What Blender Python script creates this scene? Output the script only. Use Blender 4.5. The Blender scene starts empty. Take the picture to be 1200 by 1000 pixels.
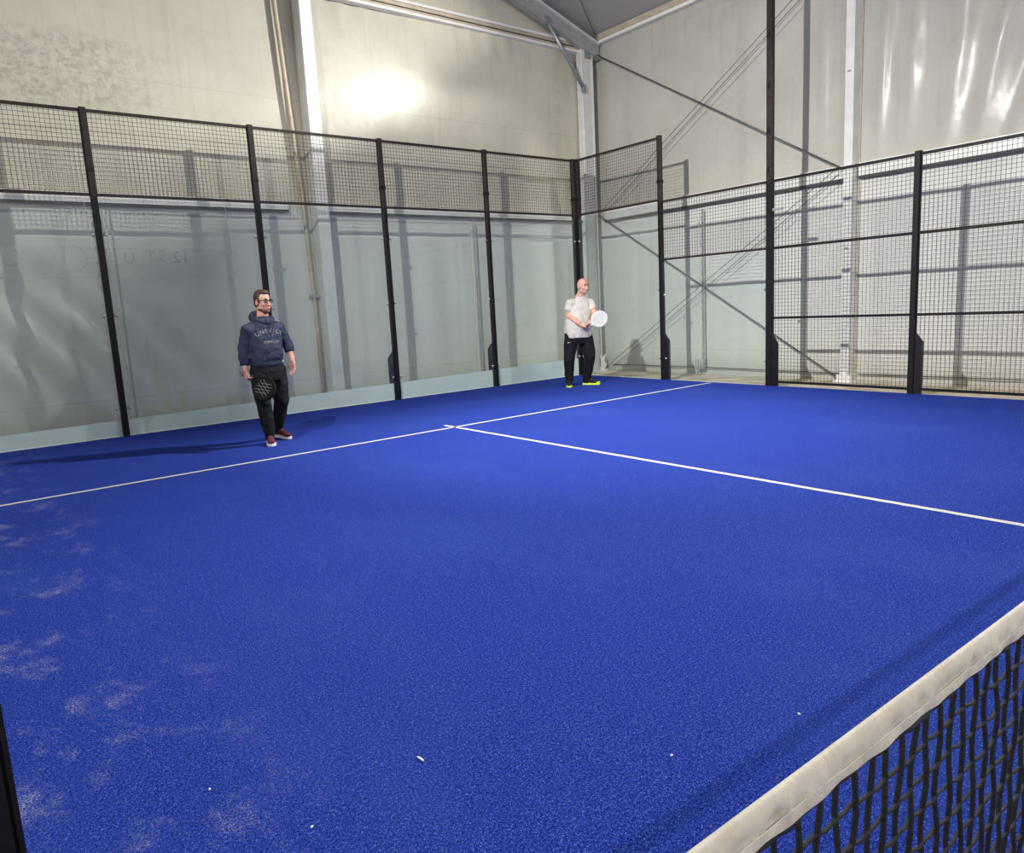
import bpy, bmesh, math, random
import numpy as np
from mathutils import Vector, Matrix

random.seed(7)
PI = math.pi
scene = bpy.context.scene
COL = scene.collection


# ------------------------------------------------------------------ materials
def new_mat(name):
    m = bpy.data.materials.new(name)
    m.use_nodes = True
    nt = m.node_tree
    return m, nt, nt.nodes, nt.links, nt.nodes['Principled BSDF']


def noise(n, l, vec, scale, detail=3.0, rough=0.5, dim='3D'):
    t = n.new('ShaderNodeTexNoise')
    t.noise_dimensions = dim
    t.inputs['Scale'].default_value = scale
    t.inputs['Detail'].default_value = detail
    t.inputs['Roughness'].default_value = rough
    if vec is not None:
        l.new(vec, t.inputs['Vector'])
    return t.outputs['Fac']


def ramp(n, l, fac, stops):
    r = n.new('ShaderNodeValToRGB')
    el = r.color_ramp.elements
    while len(el) < len(stops):
        el.new(0.5)
    for e, (p, c) in zip(el, stops):
        e.position = p
        e.color = (*c, 1) if len(c) == 3 else c
    l.new(fac, r.inputs['Fac'])
    return r.outputs['Color']


def mixc(n, l, fac, a, b, mode='MIX'):
    m = n.new('ShaderNodeMix')
    m.data_type = 'RGBA'
    m.blend_type = mode
    for sock, v in ((m.inputs['Factor'], fac), (m.inputs['A'], a), (m.inputs['B'], b)):
        if isinstance(v, (int, float)):
            sock.default_value = v
        elif isinstance(v, tuple):
            sock.default_value = (*v, 1) if len(v) == 3 else v
        else:
            l.new(v, sock)
    return m.outputs['Result']


def math_n(n, l, op, a, b=None, clamp=False):
    m = n.new('ShaderNodeMath')
    m.operation = op
    m.use_clamp = clamp
    for i, v in enumerate((a, b)):
        if v is None:
            continue
        if isinstance(v, (int, float)):
            m.inputs[i].default_value = v
        else:
            l.new(v, m.inputs[i])
    return m.outputs[0]


def maprange(n, l, v, a, b, c=0.0, d=1.0):
    m = n.new('ShaderNodeMapRange')
    m.interpolation_type = 'SMOOTHSTEP'
    l.new(v, m.inputs['Value'])
    for k, x in (('From Min', a), ('From Max', b), ('To Min', c), ('To Max', d)):
        m.inputs[k].default_value = x
    return m.outputs['Result']


def bump(n, l, bsdf, h, strength=0.3, dist=0.01):
    b = n.new('ShaderNodeBump')
    b.inputs['Strength'].default_value = strength
    b.inputs['Distance'].default_value = dist
    l.new(h, b.inputs['Height'])
    l.new(b.outputs['Normal'], bsdf.inputs['Normal'])


def obj_coord(n):
    return n.new('ShaderNodeTexCoord').outputs['Object']


def sep(n, l, vec):
    s = n.new('ShaderNodeSeparateXYZ')
    l.new(vec, s.inputs[0])
    return s.outputs


def mat_basic(name, col, rough=0.5, metal=0.0, var=0.12, nscale=30.0, bstr=0.0, bscale=200.0, spec=0.5):
    m, nt, n, l, b = new_mat(name)
    c = obj_coord(n)
    f = noise(n, l, c, nscale, 4)
    lo = tuple(x * (1 - var) for x in col)
    hi = tuple(min(1, x * (1 + var)) for x in col)
    l.new(ramp(n, l, f, [(0.3, lo), (0.7, hi)]), b.inputs['Base Color'])
    b.inputs['Roughness'].default_value = rough
    b.inputs['Metallic'].default_value = metal
    b.inputs['Specular IOR Level'].default_value = spec
    if bstr > 0:
        bump(n, l, b, noise(n, l, c, bscale, 3), bstr, 0.004)
    return m


def mat_turf():
    m, nt, n, l, b = new_mat('blue_turf')
    c = obj_coord(n)
    x, y, z = sep(n, l, c)
    grain = noise(n, l, c, 250, 2.0, 0.7)
    grain2 = noise(n, l, c, 105, 3.0, 0.7)
    g = math_n(n, l, 'ADD', math_n(n, l, 'MULTIPLY', grain, 0.6), math_n(n, l, 'MULTIPLY', grain2, 0.40))
    base = ramp(n, l, g, [(0.39, (0.002, 0.007, 0.085)), (0.50, (0.009, 0.026, 0.212)), (0.60, (0.055, 0.100, 0.50))])
    # worn lighter patches
    mp = n.new('ShaderNodeMapping')
    mp.inputs['Scale'].default_value = (1.0, 0.55, 1.0)
    l.new(c, mp.inputs['Vector'])
    wear = noise(n, l, mp.outputs[0], 0.9, 5.0, 0.62)
    wf = maprange(n, l, wear, 0.46, 0.74, 0.0, 0.30)
    col = mixc(n, l, wf, base, (0.032, 0.070, 0.29))
    # quartz sand grains
    vor = n.new('ShaderNodeTexVoronoi')
    vor.inputs['Scale'].default_value = 210
    l.new(c, vor.inputs['Vector'])
    wn = n.new('ShaderNodeTexWhiteNoise')
    l.new(vor.outputs['Position'], wn.inputs['Vector'])
    spark = math_n(n, l, 'MULTIPLY', math_n(n, l, 'LESS_THAN', vor.outputs['Distance'], 0.30),
                   math_n(n, l, 'GREATER_THAN', wn.outputs['Value'], 0.87))
    col = mixc(n, l, math_n(n, l, 'MULTIPLY', spark, 0.6), col, (0.26, 0.32, 0.72))
    # sand drifted towards the left side of the court
    side = maprange(n, l, x, -3.85, -4.55)
    mp2 = n.new('ShaderNodeMapping')
    mp2.inputs['Scale'].default_value = (1.0, 0.6, 1.0)
    mp2.inputs['Rotation'].default_value = (0, 0, 0.5)
    l.new(c, mp2.inputs['Vector'])
    sn = noise(n, l, mp2.outputs[0], 3.2, 7.0, 0.75)
    sf = math_n(n, l, 'MULTIPLY', side, maprange(n, l, sn, 0.50, 0.72))
    fine = maprange(n, l, noise(n, l, c, 150, 2.0, 0.6), 0.44, 0.62)
    sf = math_n(n, l, 'MULTIPLY', math_n(n, l, 'MULTIPLY', sf, fine), 0.8)
    col = mixc(n, l, sf, col, (0.48, 0.47, 0.52))
    l.new(col, b.inputs['Base Color'])
    b.inputs['Roughness'].default_value = 0.95
    b.inputs['Specular IOR Level'].default_value = 0.03
    bump(n, l, b, g, 0.6, 0.006)
    return m


def mat_line():
    m, nt, n, l, b = new_mat('white_line_turf')
    c = obj_coord(n)
    g = noise(n, l, c, 240, 2.0, 0.6)
    l.new(ramp(n, l, g, [(0.3, (0.32, 0.34, 0.38)), (0.65, (0.60, 0.60, 0.58))]), b.inputs['Base Color'])
    b.inputs['Roughness'].default_value = 0.95
    return m


def mat_fabric(name, base, stain=0.25, rough=0.38, left_stain=False):
    m, nt, n, l, b = new_mat(name)
    c = obj_coord(n)
    x, y, z = sep(n, l, c)
    s1 = noise(n, l, c, 0.7, 6, 0.6)
    mp = n.new('ShaderNodeMapping')
    mp.inputs['Scale'].default_value = (9, 9, 0.5)
    l.new(c, mp.inputs['Vector'])
    streak = noise(n, l, mp.outputs[0], 1.2, 5, 0.65)
    dk = tuple(v * (1 - stain) for v in base)
    col = ramp(n, l, s1, [(0.35, dk), (0.62, base)])
    col = mixc(n, l, maprange(n, l, streak, 0.5, 0.8, 0, 0.35), col, tuple(v * 0.62 for v in (base[0], base[1] * 0.97, base[2] * 0.9)))
    # tint of the light painted in: cooler grey below the rail, warmer above
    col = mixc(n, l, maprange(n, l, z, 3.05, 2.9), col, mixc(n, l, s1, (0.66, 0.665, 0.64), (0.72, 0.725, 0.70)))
    # grime near the ground
    g = maprange(n, l, z, 0.5, 0.0, 0, 0.35)
    col = mixc(n, l, g, col, (0.28, 0.25, 0.19))
    if left_stain:
        sx = maprange(n, l, x, -1.2, -3.0)
        sz = math_n(n, l, 'MULTIPLY', maprange(n, l, z, 3.9, 4.3), maprange(n, l, z, 5.1, 4.9))
        sp = maprange(n, l, noise(n, l, c, 9, 6, 0.75), 0.42, 0.62)
        f = math_n(n, l, 'MULTIPLY', math_n(n, l, 'MULTIPLY', sx, sz), math_n(n, l, 'MULTIPLY', sp, 0.42))
        col = mixc(n, l, f, col, (0.21, 0.20, 0.17))
    # welded horizontal seams
    for zz in ((4.55, 0.42) if left_stain else (0.42,)):
        d = math_n(n, l, 'ABSOLUTE', math_n(n, l, 'SUBTRACT', z, zz))
        f = math_n(n, l, 'MULTIPLY', math_n(n, l, 'LESS_THAN', d, 0.008), 0.18)
        col = mixc(n, l, f, col, (0.25, 0.24, 0.21))
    l.new(col, b.inputs['Base Color'])
    rn = noise(n, l, c, 2.0, 4)
    l.new(maprange(n, l, rn, 0.3, 0.7, rough - 0.03, rough + 0.04), b.inputs['Roughness'])
    b.inputs['Specular IOR Level'].default_value = 0.30
    h = math_n(n, l, 'ADD', math_n(n, l, 'MULTIPLY', noise(n, l, c, 2.5, 3), 1.0), math_n(n, l, 'MULTIPLY', noise(n, l, c, 14, 3), 0.10))
    bump(n, l, b, h, 0.16, 0.05)
    return m


def mat_glass():
    m, nt, n, l, b = new_mat('court_glass')
    n.remove(b)
    out = n['Material Output']
    tr = n.new('ShaderNodeBsdfTransparent')
    c = obj_coord(n)
    f = noise(n, l, c, 1.3, 4)
    l.new(ramp(n, l, f, [(0.3, (0.905, 0.935, 0.925)), (0.7, (0.915, 0.945, 0.935))]), tr.inputs['Color'])
    gl = n.new('ShaderNodeBsdfGlossy')
    gl.inputs['Roughness'].default_value = 0.02
    lw = n.new('ShaderNodeLayerWeight')
    lw.inputs['Blend'].default_value = 0.5
    fr = math_n(n, l, 'ADD', math_n(n, l, 'MULTIPLY', math_n(n, l, 'POWER', lw.outputs['Facing'], 5.0), 0.5), 0.035)
    mx = n.new('ShaderNodeMixShader')
    l.new(fr, mx.inputs[0])
    l.new(tr.outputs[0], mx.inputs[1])
    l.new(gl.outputs[0], mx.inputs[2])
    df = n.new('ShaderNodeBsdfDiffuse')
    df.inputs['Color'].default_value = (0.62, 0.66, 0.66, 1)
    mx2 = n.new('ShaderNodeMixShader')
    d = noise(n, l, c, 3.0, 6)
    l.new(maprange(n, l, d, 0.3, 0.8, 0.02, 0.04), mx2.inputs[0])
    l.new(mx.outputs[0], mx2.inputs[1])
    l.new(df.outputs[0], mx2.inputs[2])
    l.new(mx2.outputs[0], out.inputs['Surface'])
    return m


def mat_ground():
    m, nt, n, l, b = new_mat('sandy_concrete')
    c = obj_coord(n)
    f = noise(n, l, c, 3.0, 8, 0.7)
    col = ramp(n, l, f, [(0.3, (0.36, 0.28, 0.18)), (0.5, (0.62, 0.54, 0.42)), (0.7, (0.78, 0.73, 0.63))])
    f2 = noise(n, l, c, 1.1, 5, 0.7)
    col = mixc(n, l, maprange(n, l, f2, 0.52, 0.68, 0, 0.55), col, (0.30, 0.17, 0.06))
    l.new(col, b.inputs['Base Color'])
    b.inputs['Roughness'].default_value = 0.95
    bump(n, l, b, noise(n, l, c, 60, 5), 0.5, 0.01)
    return m


def mat_reflection():  # reflection in the glass, coloured as a see-through sheet
    m, nt, n, l, b = new_mat('reflected_banner')
    c = obj_coord(n)
    b.inputs['Roughness'].default_value = 0.8
    vor = n.new('ShaderNodeTexVoronoi')
    vor.inputs['Scale'].default_value = 26
    vor.inputs['Randomness'].default_value = 0.0
    l.new(c, vor.inputs['Vector'])
    dot = math_n(n, l, 'LESS_THAN', vor.outputs['Distance'], 0.26)
    patch = maprange(n, l, noise(n, l, c, 2.2, 2), 0.45, 0.6)
    l.new(mixc(n, l, math_n(n, l, 'MULTIPLY', math_n(n, l, 'MULTIPLY', dot, patch), 0.5), (0.60, 0.62, 0.60), (0.30, 0.31, 0.32)), b.inputs['Base Color'])
    b.inputs['Alpha'].default_value = 0.17
    return m


def mat_reflected_ink(a=0.17):
    m = mat_basic('reflected_ink', (0.16, 0.17, 0.18), 0.8)
    m.node_tree.nodes['Principled BSDF'].inputs['Alpha'].default_value = a
    return m


def mat_netcord():
    return mat_basic('black_net_cord', (0.012, 0.012, 0.016), 0.75, var=0.4, nscale=60, bstr=0.6, bscale=400)


def mat_tape():
    m, nt, n, l, b = new_mat('net_tape_canvas')
    c = obj_coord(n)
    f = noise(n, l, c, 14, 6, 0.7)
    col = ramp(n, l, f, [(0.3, (0.53, 0.48, 0.40)), (0.65, (0.70, 0.66, 0.58))])
    mp = n.new('ShaderNodeMapping')
    mp.inputs['Scale'].default_value = (60, 8, 10)
    l.new(c, mp.inputs['Vector'])
    f2 = noise(n, l, mp.outputs[0], 1.0, 4, 0.6)
    col = mixc(n, l, maprange(n, l, f2, 0.62, 0.78, 0, 0.6), col, (0.27, 0.25, 0.22))
    l.new(col, b.inputs['Base Color'])
    b.inputs['Roughness'].default_value = 0.85
    bump(n, l, b, f2, 0.5, 0.006)
    return m


def mat_skin(name, col):
    m, nt, n, l, b = new_mat(name)
    c = obj_coord(n)
    f = noise(n, l, c, 22, 4)
    l.new(ramp(n, l, f, [(0.3, tuple(v * k for v, k in zip(col, (0.86, 0.74, 0.70)))), (0.65, col)]), b.inputs['Base Color'])
    b.inputs['Roughness'].default_value = 0.5
    b.inputs['Subsurface Weight'].default_value = 0.08
    b.inputs['Subsurface Radius'].default_value = (0.02, 0.008, 0.005)
    return m


def mat_cloth(name, col, var=0.18, rough=0.85, bstr=0.25):
    return mat_basic(name, col, rough, var=var, nscale=12, bstr=bstr, bscale=420, spec=0.2)


M = dict(
    turf=mat_turf(), line=mat_line(), glass=mat_glass(), ground=mat_ground(),
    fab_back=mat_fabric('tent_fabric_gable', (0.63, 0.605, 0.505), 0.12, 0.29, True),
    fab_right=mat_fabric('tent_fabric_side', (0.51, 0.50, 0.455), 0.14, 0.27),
    roof=mat_basic('roof_fabric', (0.40, 0.385, 0.38), 0.7, var=0.08, nscale=0.8),
    black=mat_basic('black_coated_steel', (0.007, 0.007, 0.010), 0.5, var=0.3, nscale=25, spec=0.22),
    brown=mat_basic('dark_weathered_steel', (0.026, 0.018, 0.019), 0.55, var=0.4, nscale=25, spec=0.25),
    wire=mat_basic('dark_wire', (0.022, 0.019, 0.019), 0.55, var=0.2),
    alu=mat_basic('tent_aluminium', (0.72, 0.73, 0.72), 0.42, 0.15, var=0.08, nscale=5),
    alu_dk=mat_basic('rafter_aluminium', (0.42, 0.42, 0.42), 0.45, 0.3, var=0.12, nscale=8),
    tan=mat_basic('tan_keder_profile', (0.52, 0.45, 0.34), 0.5, 0.1, var=0.12, nscale=8),
    white=mat_basic('white_keder', (0.82, 0.82, 0.80), 0.5, var=0.05),
    groove_shade=mat_basic('dark_groove_shade', (0.05, 0.05, 0.055), 0.7, var=0.2),
    cable=mat_basic('steel_cable', (0.12, 0.12, 0.12), 0.45, 0.6),
    galv=mat_basic('galvanised_steel', (0.36, 0.39, 0.42), 0.4, 0.6, var=0.15, nscale=20),
    aqua=mat_basic('pale_aqua_board', (0.80, 0.88, 0.88), 0.5, var=0.05, nscale=3),
    slab=mat_basic('pale_concrete_edge', (0.66, 0.64, 0.60), 0.9, var=0.25, nscale=30),
    stud=mat_basic('glass_clamp_steel', (0.55, 0.56, 0.58), 0.3, 0.8),
    rope=mat_basic('pale_lacing_cord', (0.75, 0.73, 0.68), 0.7, var=0.2, nscale=40),
    reflection=mat_reflection(), ink=mat_reflected_ink(), net=mat_netcord(), tape=mat_tape(),
    scrap=mat_basic('white_scrap', (0.92, 0.92, 0.90), 0.6, var=0.04),
    plate_white=mat_basic('white_painted_plate', (0.90, 0.84, 0.92), 0.5, var=0.2, nscale=50),
    lamp_body=mat_basic('floodlight_housing', (0.05, 0.05, 0.055), 0.5),
    skin_a=mat_skin('ruddy_skin', (0.56, 0.30, 0.235)), skin_b=mat_skin('pale_pink_skin', (0.66, 0.40, 0.31)),
    hair=mat_basic('dark_brown_hair', (0.035, 0.020, 0.014), 0.6, var=0.4, nscale=90, bstr=0.5, bscale=260),
    beard=mat_basic('dark_stubble', (0.13, 0.072, 0.058), 0.8, var=0.4, nscale=120, bstr=0.4, bscale=400),
    grey_beard=mat_basic('grey_stubble', (0.36, 0.25, 0.21), 0.8, var=0.3, nscale=120, bstr=0.4, bscale=400),
    shaved=mat_basic('shaved_hair', (0.46, 0.28, 0.215), 0.7, var=0.12, nscale=120),
    lips=mat_basic('lips', (0.36, 0.14, 0.12), 0.5), eye=mat_basic('eye_dark', (0.03, 0.02, 0.016), 0.2),
    sclera=mat_basic('shaded_eye_white', (0.24, 0.19, 0.17), 0.4),  # eye whites darkened to paint in the shade of the sockets
    spec_frame=mat_basic('black_spectacle_frame', (0.01, 0.01, 0.012), 0.3),
    hoodie=mat_cloth('navy_fleece', (0.030, 0.037, 0.066), 0.22), hoodie_dk=mat_cloth('dark_navy_rib', (0.018, 0.026, 0.05)),
    print_a=mat_basic('faded_print', (0.27, 0.235, 0.25), 0.8, var=0.4, nscale=90),
    pants=mat_cloth('black_joggers', (0.009, 0.009, 0.012), 0.3), tee=mat_cloth('light_grey_jersey', (0.60, 0.58, 0.55), 0.08),
    maroon=mat_cloth('maroon_knit', (0.085, 0.022, 0.030), 0.4), shoe_black=mat_cloth('black_mesh_shoe', (0.014, 0.015, 0.016)),
    sole_w=mat_basic('white_rubber', (0.75, 0.73, 0.70), 0.6), neon=mat_basic('neon_yellow_rubber', (0.62, 0.86, 0.06), 0.5),
    lace_r=mat_basic('red_lace', (0.40, 0.12, 0.13), 0.7), lace_y=mat_basic('yellow_lace', (0.75, 0.88, 0.35), 0.7),
    rk_black=mat_basic('black_racket_face', (0.007, 0.007, 0.008), 0.8, spec=0.15), rk_mark=mat_basic('grey_racket_print', (0.26, 0.26, 0.27), 0.5),
    rk_white=mat_basic('white_racket_face', (0.56, 0.56, 0.55), 0.4, var=0.03), hole=mat_basic('grey_racket_hole', (0.20, 0.20, 0.20), 0.7),
    grip=mat_basic('black_grip_wrap', (0.016, 0.016, 0.018), 0.7, bstr=0.5, bscale=150), watch=mat_basic('dark_wristband', (0.06, 0.025, 0.03), 0.5),
)


# ------------------------------------------------------------------ mesh helpers
class MB:
    def __init__(s):
        s.v, s.f = [], []

    def add(s, vs, fs):
        o = len(s.v)
        s.v += [tuple(p) for p in vs]
        s.f += [tuple(i + o for i in f) for f in fs]
        return s

    def box(s, a, b, mat=None):
        x0, y0, z0 = a
        x1, y1, z1 = b
        vs = [Vector(p) for p in ((x0, y0, z0), (x1, y0, z0), (x1, y1, z0), (x0, y1, z0), (x0, y0, z1), (x1, y0, z1), (x1, y1, z1), (x0, y1, z1))]
        if mat is not None:
            vs = [mat @ v for v in vs]
        return s.add(vs, [(0, 3, 2, 1), (4, 5, 6, 7), (0, 1, 5, 4), (1, 2, 6, 5), (2, 3, 7, 6), (3, 0, 4, 7)])

    def cbox(s, a, b, c=0.006):
        """box with chamfered vertical (z) edges"""
        x0, y0, z0 = a
        x1, y1, z1 = b
        ring = [(x0 + c, y0), (x1 - c, y0), (x1, y0 + c), (x1, y1 - c), (x1 - c, y1), (x0 + c, y1), (x0, y1 - c), (x0, y0 + c)]
        vs = [(x, y, z0) for x, y in ring] + [(x, y, z1) for x, y in ring]
        fs = [tuple(range(7, -1, -1)), tuple(range(8, 16))] + [(i, (i + 1) % 8, 8 + (i + 1) % 8, 8 + i) for i in range(8)]
        return s.add(vs, fs)

    def prism(s, pts, d):
        """planar polygon (3D points) swept by vector d"""
        n = len(pts)
        d = Vector(d)
        vs = [Vector(p) for p in pts] + [Vector(p) + d for p in pts]
        return s.add(vs, [tuple(range(n - 1, -1, -1)), tuple(range(n, 2 * n))] + [(i, (i + 1) % n, n + (i + 1) % n, n + i) for i in range(n)])

    def tube(s, pts, radii, seg=10, caps=True, round_caps=False):
        pts = [Vector(p) for p in pts]
        if isinstance(radii, (int, float)):
            radii = [radii] * len(pts)
        if round_caps:
            r0, r1 = radii[0], radii[-1]
            d0 = (pts[0] - pts[1]).normalized()
            d1 = (pts[-1] - pts[-2]).normalized()
            pts = [pts[0] + d0 * r0 * 0.95, pts[0] + d0 * r0 * 0.7] + pts + [pts[-1] + d1 * r1 * 0.7, pts[-1] + d1 * r1 * 0.95]
            radii = [r0 * 0.3, r0 * 0.75] + list(radii) + [r1 * 0.75, r1 * 0.3]
        n = len(pts)
        t = (pts[1] - pts[0]).normalized()
        up = Vector((0, 0, 1)) if abs(t.z) < 0.9 else Vector((1, 0, 0))
        a = t.cross(up).normalized()
        vs = []
        for i, p in enumerate(pts):
            t = (pts[min(i + 1, n - 1)] - pts[max(i - 1, 0)]).normalized()
            a = (a - t * a.dot(t)).normalized()
            b = t.cross(a)
            for k in range(seg):
                th = 2 * PI * k / seg
                vs.append(p + (a * math.cos(th) + b * math.sin(th)) * radii[i])
        fs = [(i * seg + k, i * seg + (k + 1) % seg, (i + 1) * seg + (k + 1) % seg, (i + 1) * seg + k) for i in range(n - 1) for k in range(seg)]
        if caps:
            fs += [tuple(range(seg - 1, -1, -1)), tuple((n - 1) * seg + k for k in range(seg))]
        return s.add(vs, fs)

    def ell(s, c, r, rot=None, nu=16, nv=10):
        c = Vector(c)
        vs = []
        R = rot if rot is not None else Matrix.Identity(3)
        for j in range(1, nv):
            ph = PI * j / nv
            for i in range(nu):
                th = 2 * PI * i / nu
                vs.append(c + R @ Vector((r[0] * math.sin(ph) * math.cos(th), r[1] * math.sin(ph) * math.sin(th), r[2] * math.cos(ph))))
        top, bot = len(vs), len(vs) + 1
        vs += [c + R @ Vector((0, 0, r[2])), c + R @ Vector((0, 0, -r[2]))]
        fs = [(j * nu + i, (j + 1) * nu + i, (j + 1) * nu + (i + 1) % nu, j * nu + (i + 1) % nu) for j in range(nv - 2) for i in range(nu)]
        fs += [(top, i, (i + 1) % nu) for i in range(nu)] + [(bot, (nv - 2) * nu + (i + 1) % nu, (nv - 2) * nu + i) for i in range(nu)]
        return s.add(vs, fs)

    def loft(s, rings, ax, ay, seg=24, p=2.3):
        """rings: (center, rx, ry); ax, ay horizontal axes; superellipse section"""
        vs = []
        for c, rx, ry in rings:
            c = Vector(c)
            for k in range(seg):
                th = 2 * PI * k / seg
                cx, sy = math.cos(th), math.sin(th)
                cx = math.copysign(abs(cx) ** (2 / p), cx)
                sy = math.copysign(abs(sy) ** (2 / p), sy)
                vs.append(c + ax * (rx * cx) + ay * (ry * sy))
        n = len(rings)
        fs = [(i * seg + k, i * seg + (k + 1) % seg, (i + 1) * seg + (k + 1) % seg, (i + 1) * seg + k) for i in range(n - 1) for k in range(seg)]
        fs += [tuple(range(seg - 1, -1, -1)), tuple((n - 1) * seg + k for k in range(seg))]
        return s.add(vs, fs)

    def mesh(s, name):
        me = bpy.data.meshes.new(name)
        me.from_pydata(s.v, [], s.f)
        bm = bmesh.new()
        bm.from_mesh(me)
        bmesh.ops.recalc_face_normals(bm, faces=bm.faces)
        bm.to_mesh(me)
        bm.free()
        return me

    def build(s, name, mat, parent=None, smooth=False, origin=None):
        me = s.mesh(name)
        if origin is not None:
            me.transform(Matrix.Translation(-Vector(origin)))
        return link(name, me, mat, parent, smooth, origin)


def link(name, me, mat, parent=None, smooth=False, origin=None):
    o = bpy.data.objects.new(name, me)
    COL.objects.link(o)
    me.materials.clear()
    for m in (mat if isinstance(mat, (list, tuple)) else [mat]):
        me.materials.append(m)
    if smooth:
        me.polygons.foreach_set('use_smooth', [True] * len(me.polygons))
    if parent is not None:
        o.parent = parent
    if origin is not None:
        o.location = origin
    return o


def tag(o, label=None, cat=None, group=None, kind=None):
    for k, v in (('label', label), ('category', cat), ('group', group), ('kind', kind)):
        if v:
            o[k] = v
    return o


def empty(name, loc, rz=0.0):
    o = bpy.data.objects.new(name, None)
    o.empty_display_size = 0.1
    o.location = loc
    o.rotation_euler = (0, 0, rz)
    COL.objects.link(o)
    return o


def copy_tree(o, parent=None):
    c = o.copy()
    COL.objects.link(c)
    c.parent = parent
    for ch in list(o.children):
        copy_tree(ch, c)
    return c


def remesh(mb, name, mat, parent, voxel=0.008, smooth_it=4, fold=0.0, fold_scale=0.1, post=None):
    """fuse overlapping closed shells into one continuous skin"""
    me = mb.mesh(name)
    o = bpy.data.objects.new(name, me)
    COL.objects.link(o)
    r = o.modifiers.new('r', 'REMESH')
    r.mode = 'VOXEL'
    r.voxel_size = voxel
    s = o.modifiers.new('s', 'SMOOTH')
    s.factor = 0.5
    s.iterations = smooth_it
    if fold > 0:
        t = bpy.data.textures.new(name + '_fold', 'CLOUDS')
        t.noise_scale = fold_scale
        t.noise_depth = 2
        d = o.modifiers.new('d', 'DISPLACE')
        d.texture = t
        d.strength = fold
        d.mid_level = 0.5
    bpy.context.view_layer.update()
    dg = bpy.context.evaluated_depsgraph_get()
    out = bpy.data.meshes.new_from_object(o.evaluated_get(dg))
    bpy.data.objects.remove(o)
    bpy.data.meshes.remove(me)
    out.name = name
    if post:
        post(out)
    return link(name, out, mat, parent, True)


def curve_shape(splines, extrude, bevel=0.0):
    """filled planar outline (first spline) with holes; returns a mesh in its XY plane"""
    cu = bpy.data.curves.new('c', 'CURVE')
    cu.dimensions = '2D'
    cu.fill_mode = 'BOTH'
    cu.extrude = extrude
    cu.bevel_depth = bevel
    for pts in splines:
        sp = cu.splines.new('POLY')
        sp.points.add(len(pts) - 1)
        for q, (x, y) in zip(sp.points, pts):
            q.co = (x, y, 0, 1)
        sp.use_cyclic_u = True
    o = bpy.data.objects.new('c', cu)
    COL.objects.link(o)
    bpy.context.view_layer.update()
    dg = bpy.context.evaluated_depsgraph_get()
    me = bpy.data.meshes.new_from_object(o.evaluated_get(dg))
    bpy.data.objects.remove(o)
    return me


def text_mesh(body, size, depth=0.001):
    cu = bpy.data.curves.new('t', 'FONT')
    cu.body = body
    cu.size = size
    cu.extrude = depth
    cu.align_x = 'CENTER'
    cu.align_y = 'CENTER'
    o = bpy.data.objects.new('t', cu)
    COL.objects.link(o)
    bpy.context.view_layer.update()
    dg = bpy.context.evaluated_depsgraph_get()
    me = bpy.data.meshes.new_from_object(o.evaluated_get(dg))
    bpy.data.objects.remove(o)
    return me


# ------------------------------------------------------------------ dimensions of the court
H3, H4 = 2.95, 3.955
BX = [-4.98, -2.963, -0.974, 0.981, 2.941, 5.0]     # posts of the back fence (y = 10)
SY = [10.0, 7.98, 5.946, 3.916, 1.92]               # posts of the right fence (x = 5)
WX, WY = 6.22, 10.66                                # inner faces of the tent walls
EAVE = 6.38
RIDGE = 8.42

# ------------------------------------------------------------------ setting: floor, ground, lines
mb = MB()
N = 40
mb.box((-5.0, -10.0, -0.02), (5.0, 10.0, 0.0))
tag(mb.build('floor', M['turf']), 'blue artificial turf court with sand grains and worn patches', kind='structure')
mb = MB()
mb.box((-6.6, -11.0, -0.20), (6.6, 11.0, -0.03))
tag(mb.build('ground', M['ground']), 'sandy stained concrete around the court', kind='structure')
mb = MB()
for a, b in (((-5.07, 10.0, -0.05), (5.07, 10.12, -0.004)), ((5.0, -10.0, -0.05), (5.10, 10.12, -0.004)), ((-5.10, -10.0, -0.05), (-5.0, 10.12, -0.004))):
    mb.box(a, b)
tag(mb.build('trim_1', M['slab']), 'pale concrete edge beam around the blue turf', kind='structure')


def strip(name, a, b, w, label):
    a, b = Vector((*a, 0)), Vector((*b, 0))
    t = (b - a).normalized()
    nrm = Vector((-t.y, t.x, 0)) * w / 2
    mb = MB()
    n = int((b - a).length / 0.05)
    top = []
    for i in range(n + 1):
        p = a + (b - a) * i / n
        j = random.uniform(-0.0025, 0.0025)
        top.append((p + nrm + nrm.normalized() * j + Vector((0, 0, 0.0025)), p - nrm + nrm.normalized() * j + Vector((0, 0, 0.0025))))
    vs = [v for pr in top for v in pr]
    fs = [(2 * i, 2 * i + 2, 2 * i + 3, 2 * i + 1) for i in range(n)]
    mb.add(vs, fs)
    tag(mb.build(name, M['line']), label, kind='structure')


strip('trim_2', (-4.98, 6.76), (4.92, 6.945), 0.05, 'white service line across the blue turf')
strip('trim_3', (-0.045, 7.07), (-0.06, 0.1), 0.05, 'white centre line running from service line to net')


# ------------------------------------------------------------------ setting: tent skin
def bumpf(t):
    return math.exp(-t * t)


def vnoise(x, z, s):
    return (math.sin(x * 1.7 * s + 1.3 * math.sin(z * 1.1 * s)) + math.sin(z * 1.9 * s + 1.7 * math.sin(x * 0.9 * s + 2)) + math.sin((x + z) * 1.3 * s + 0.7)) / 3


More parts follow.
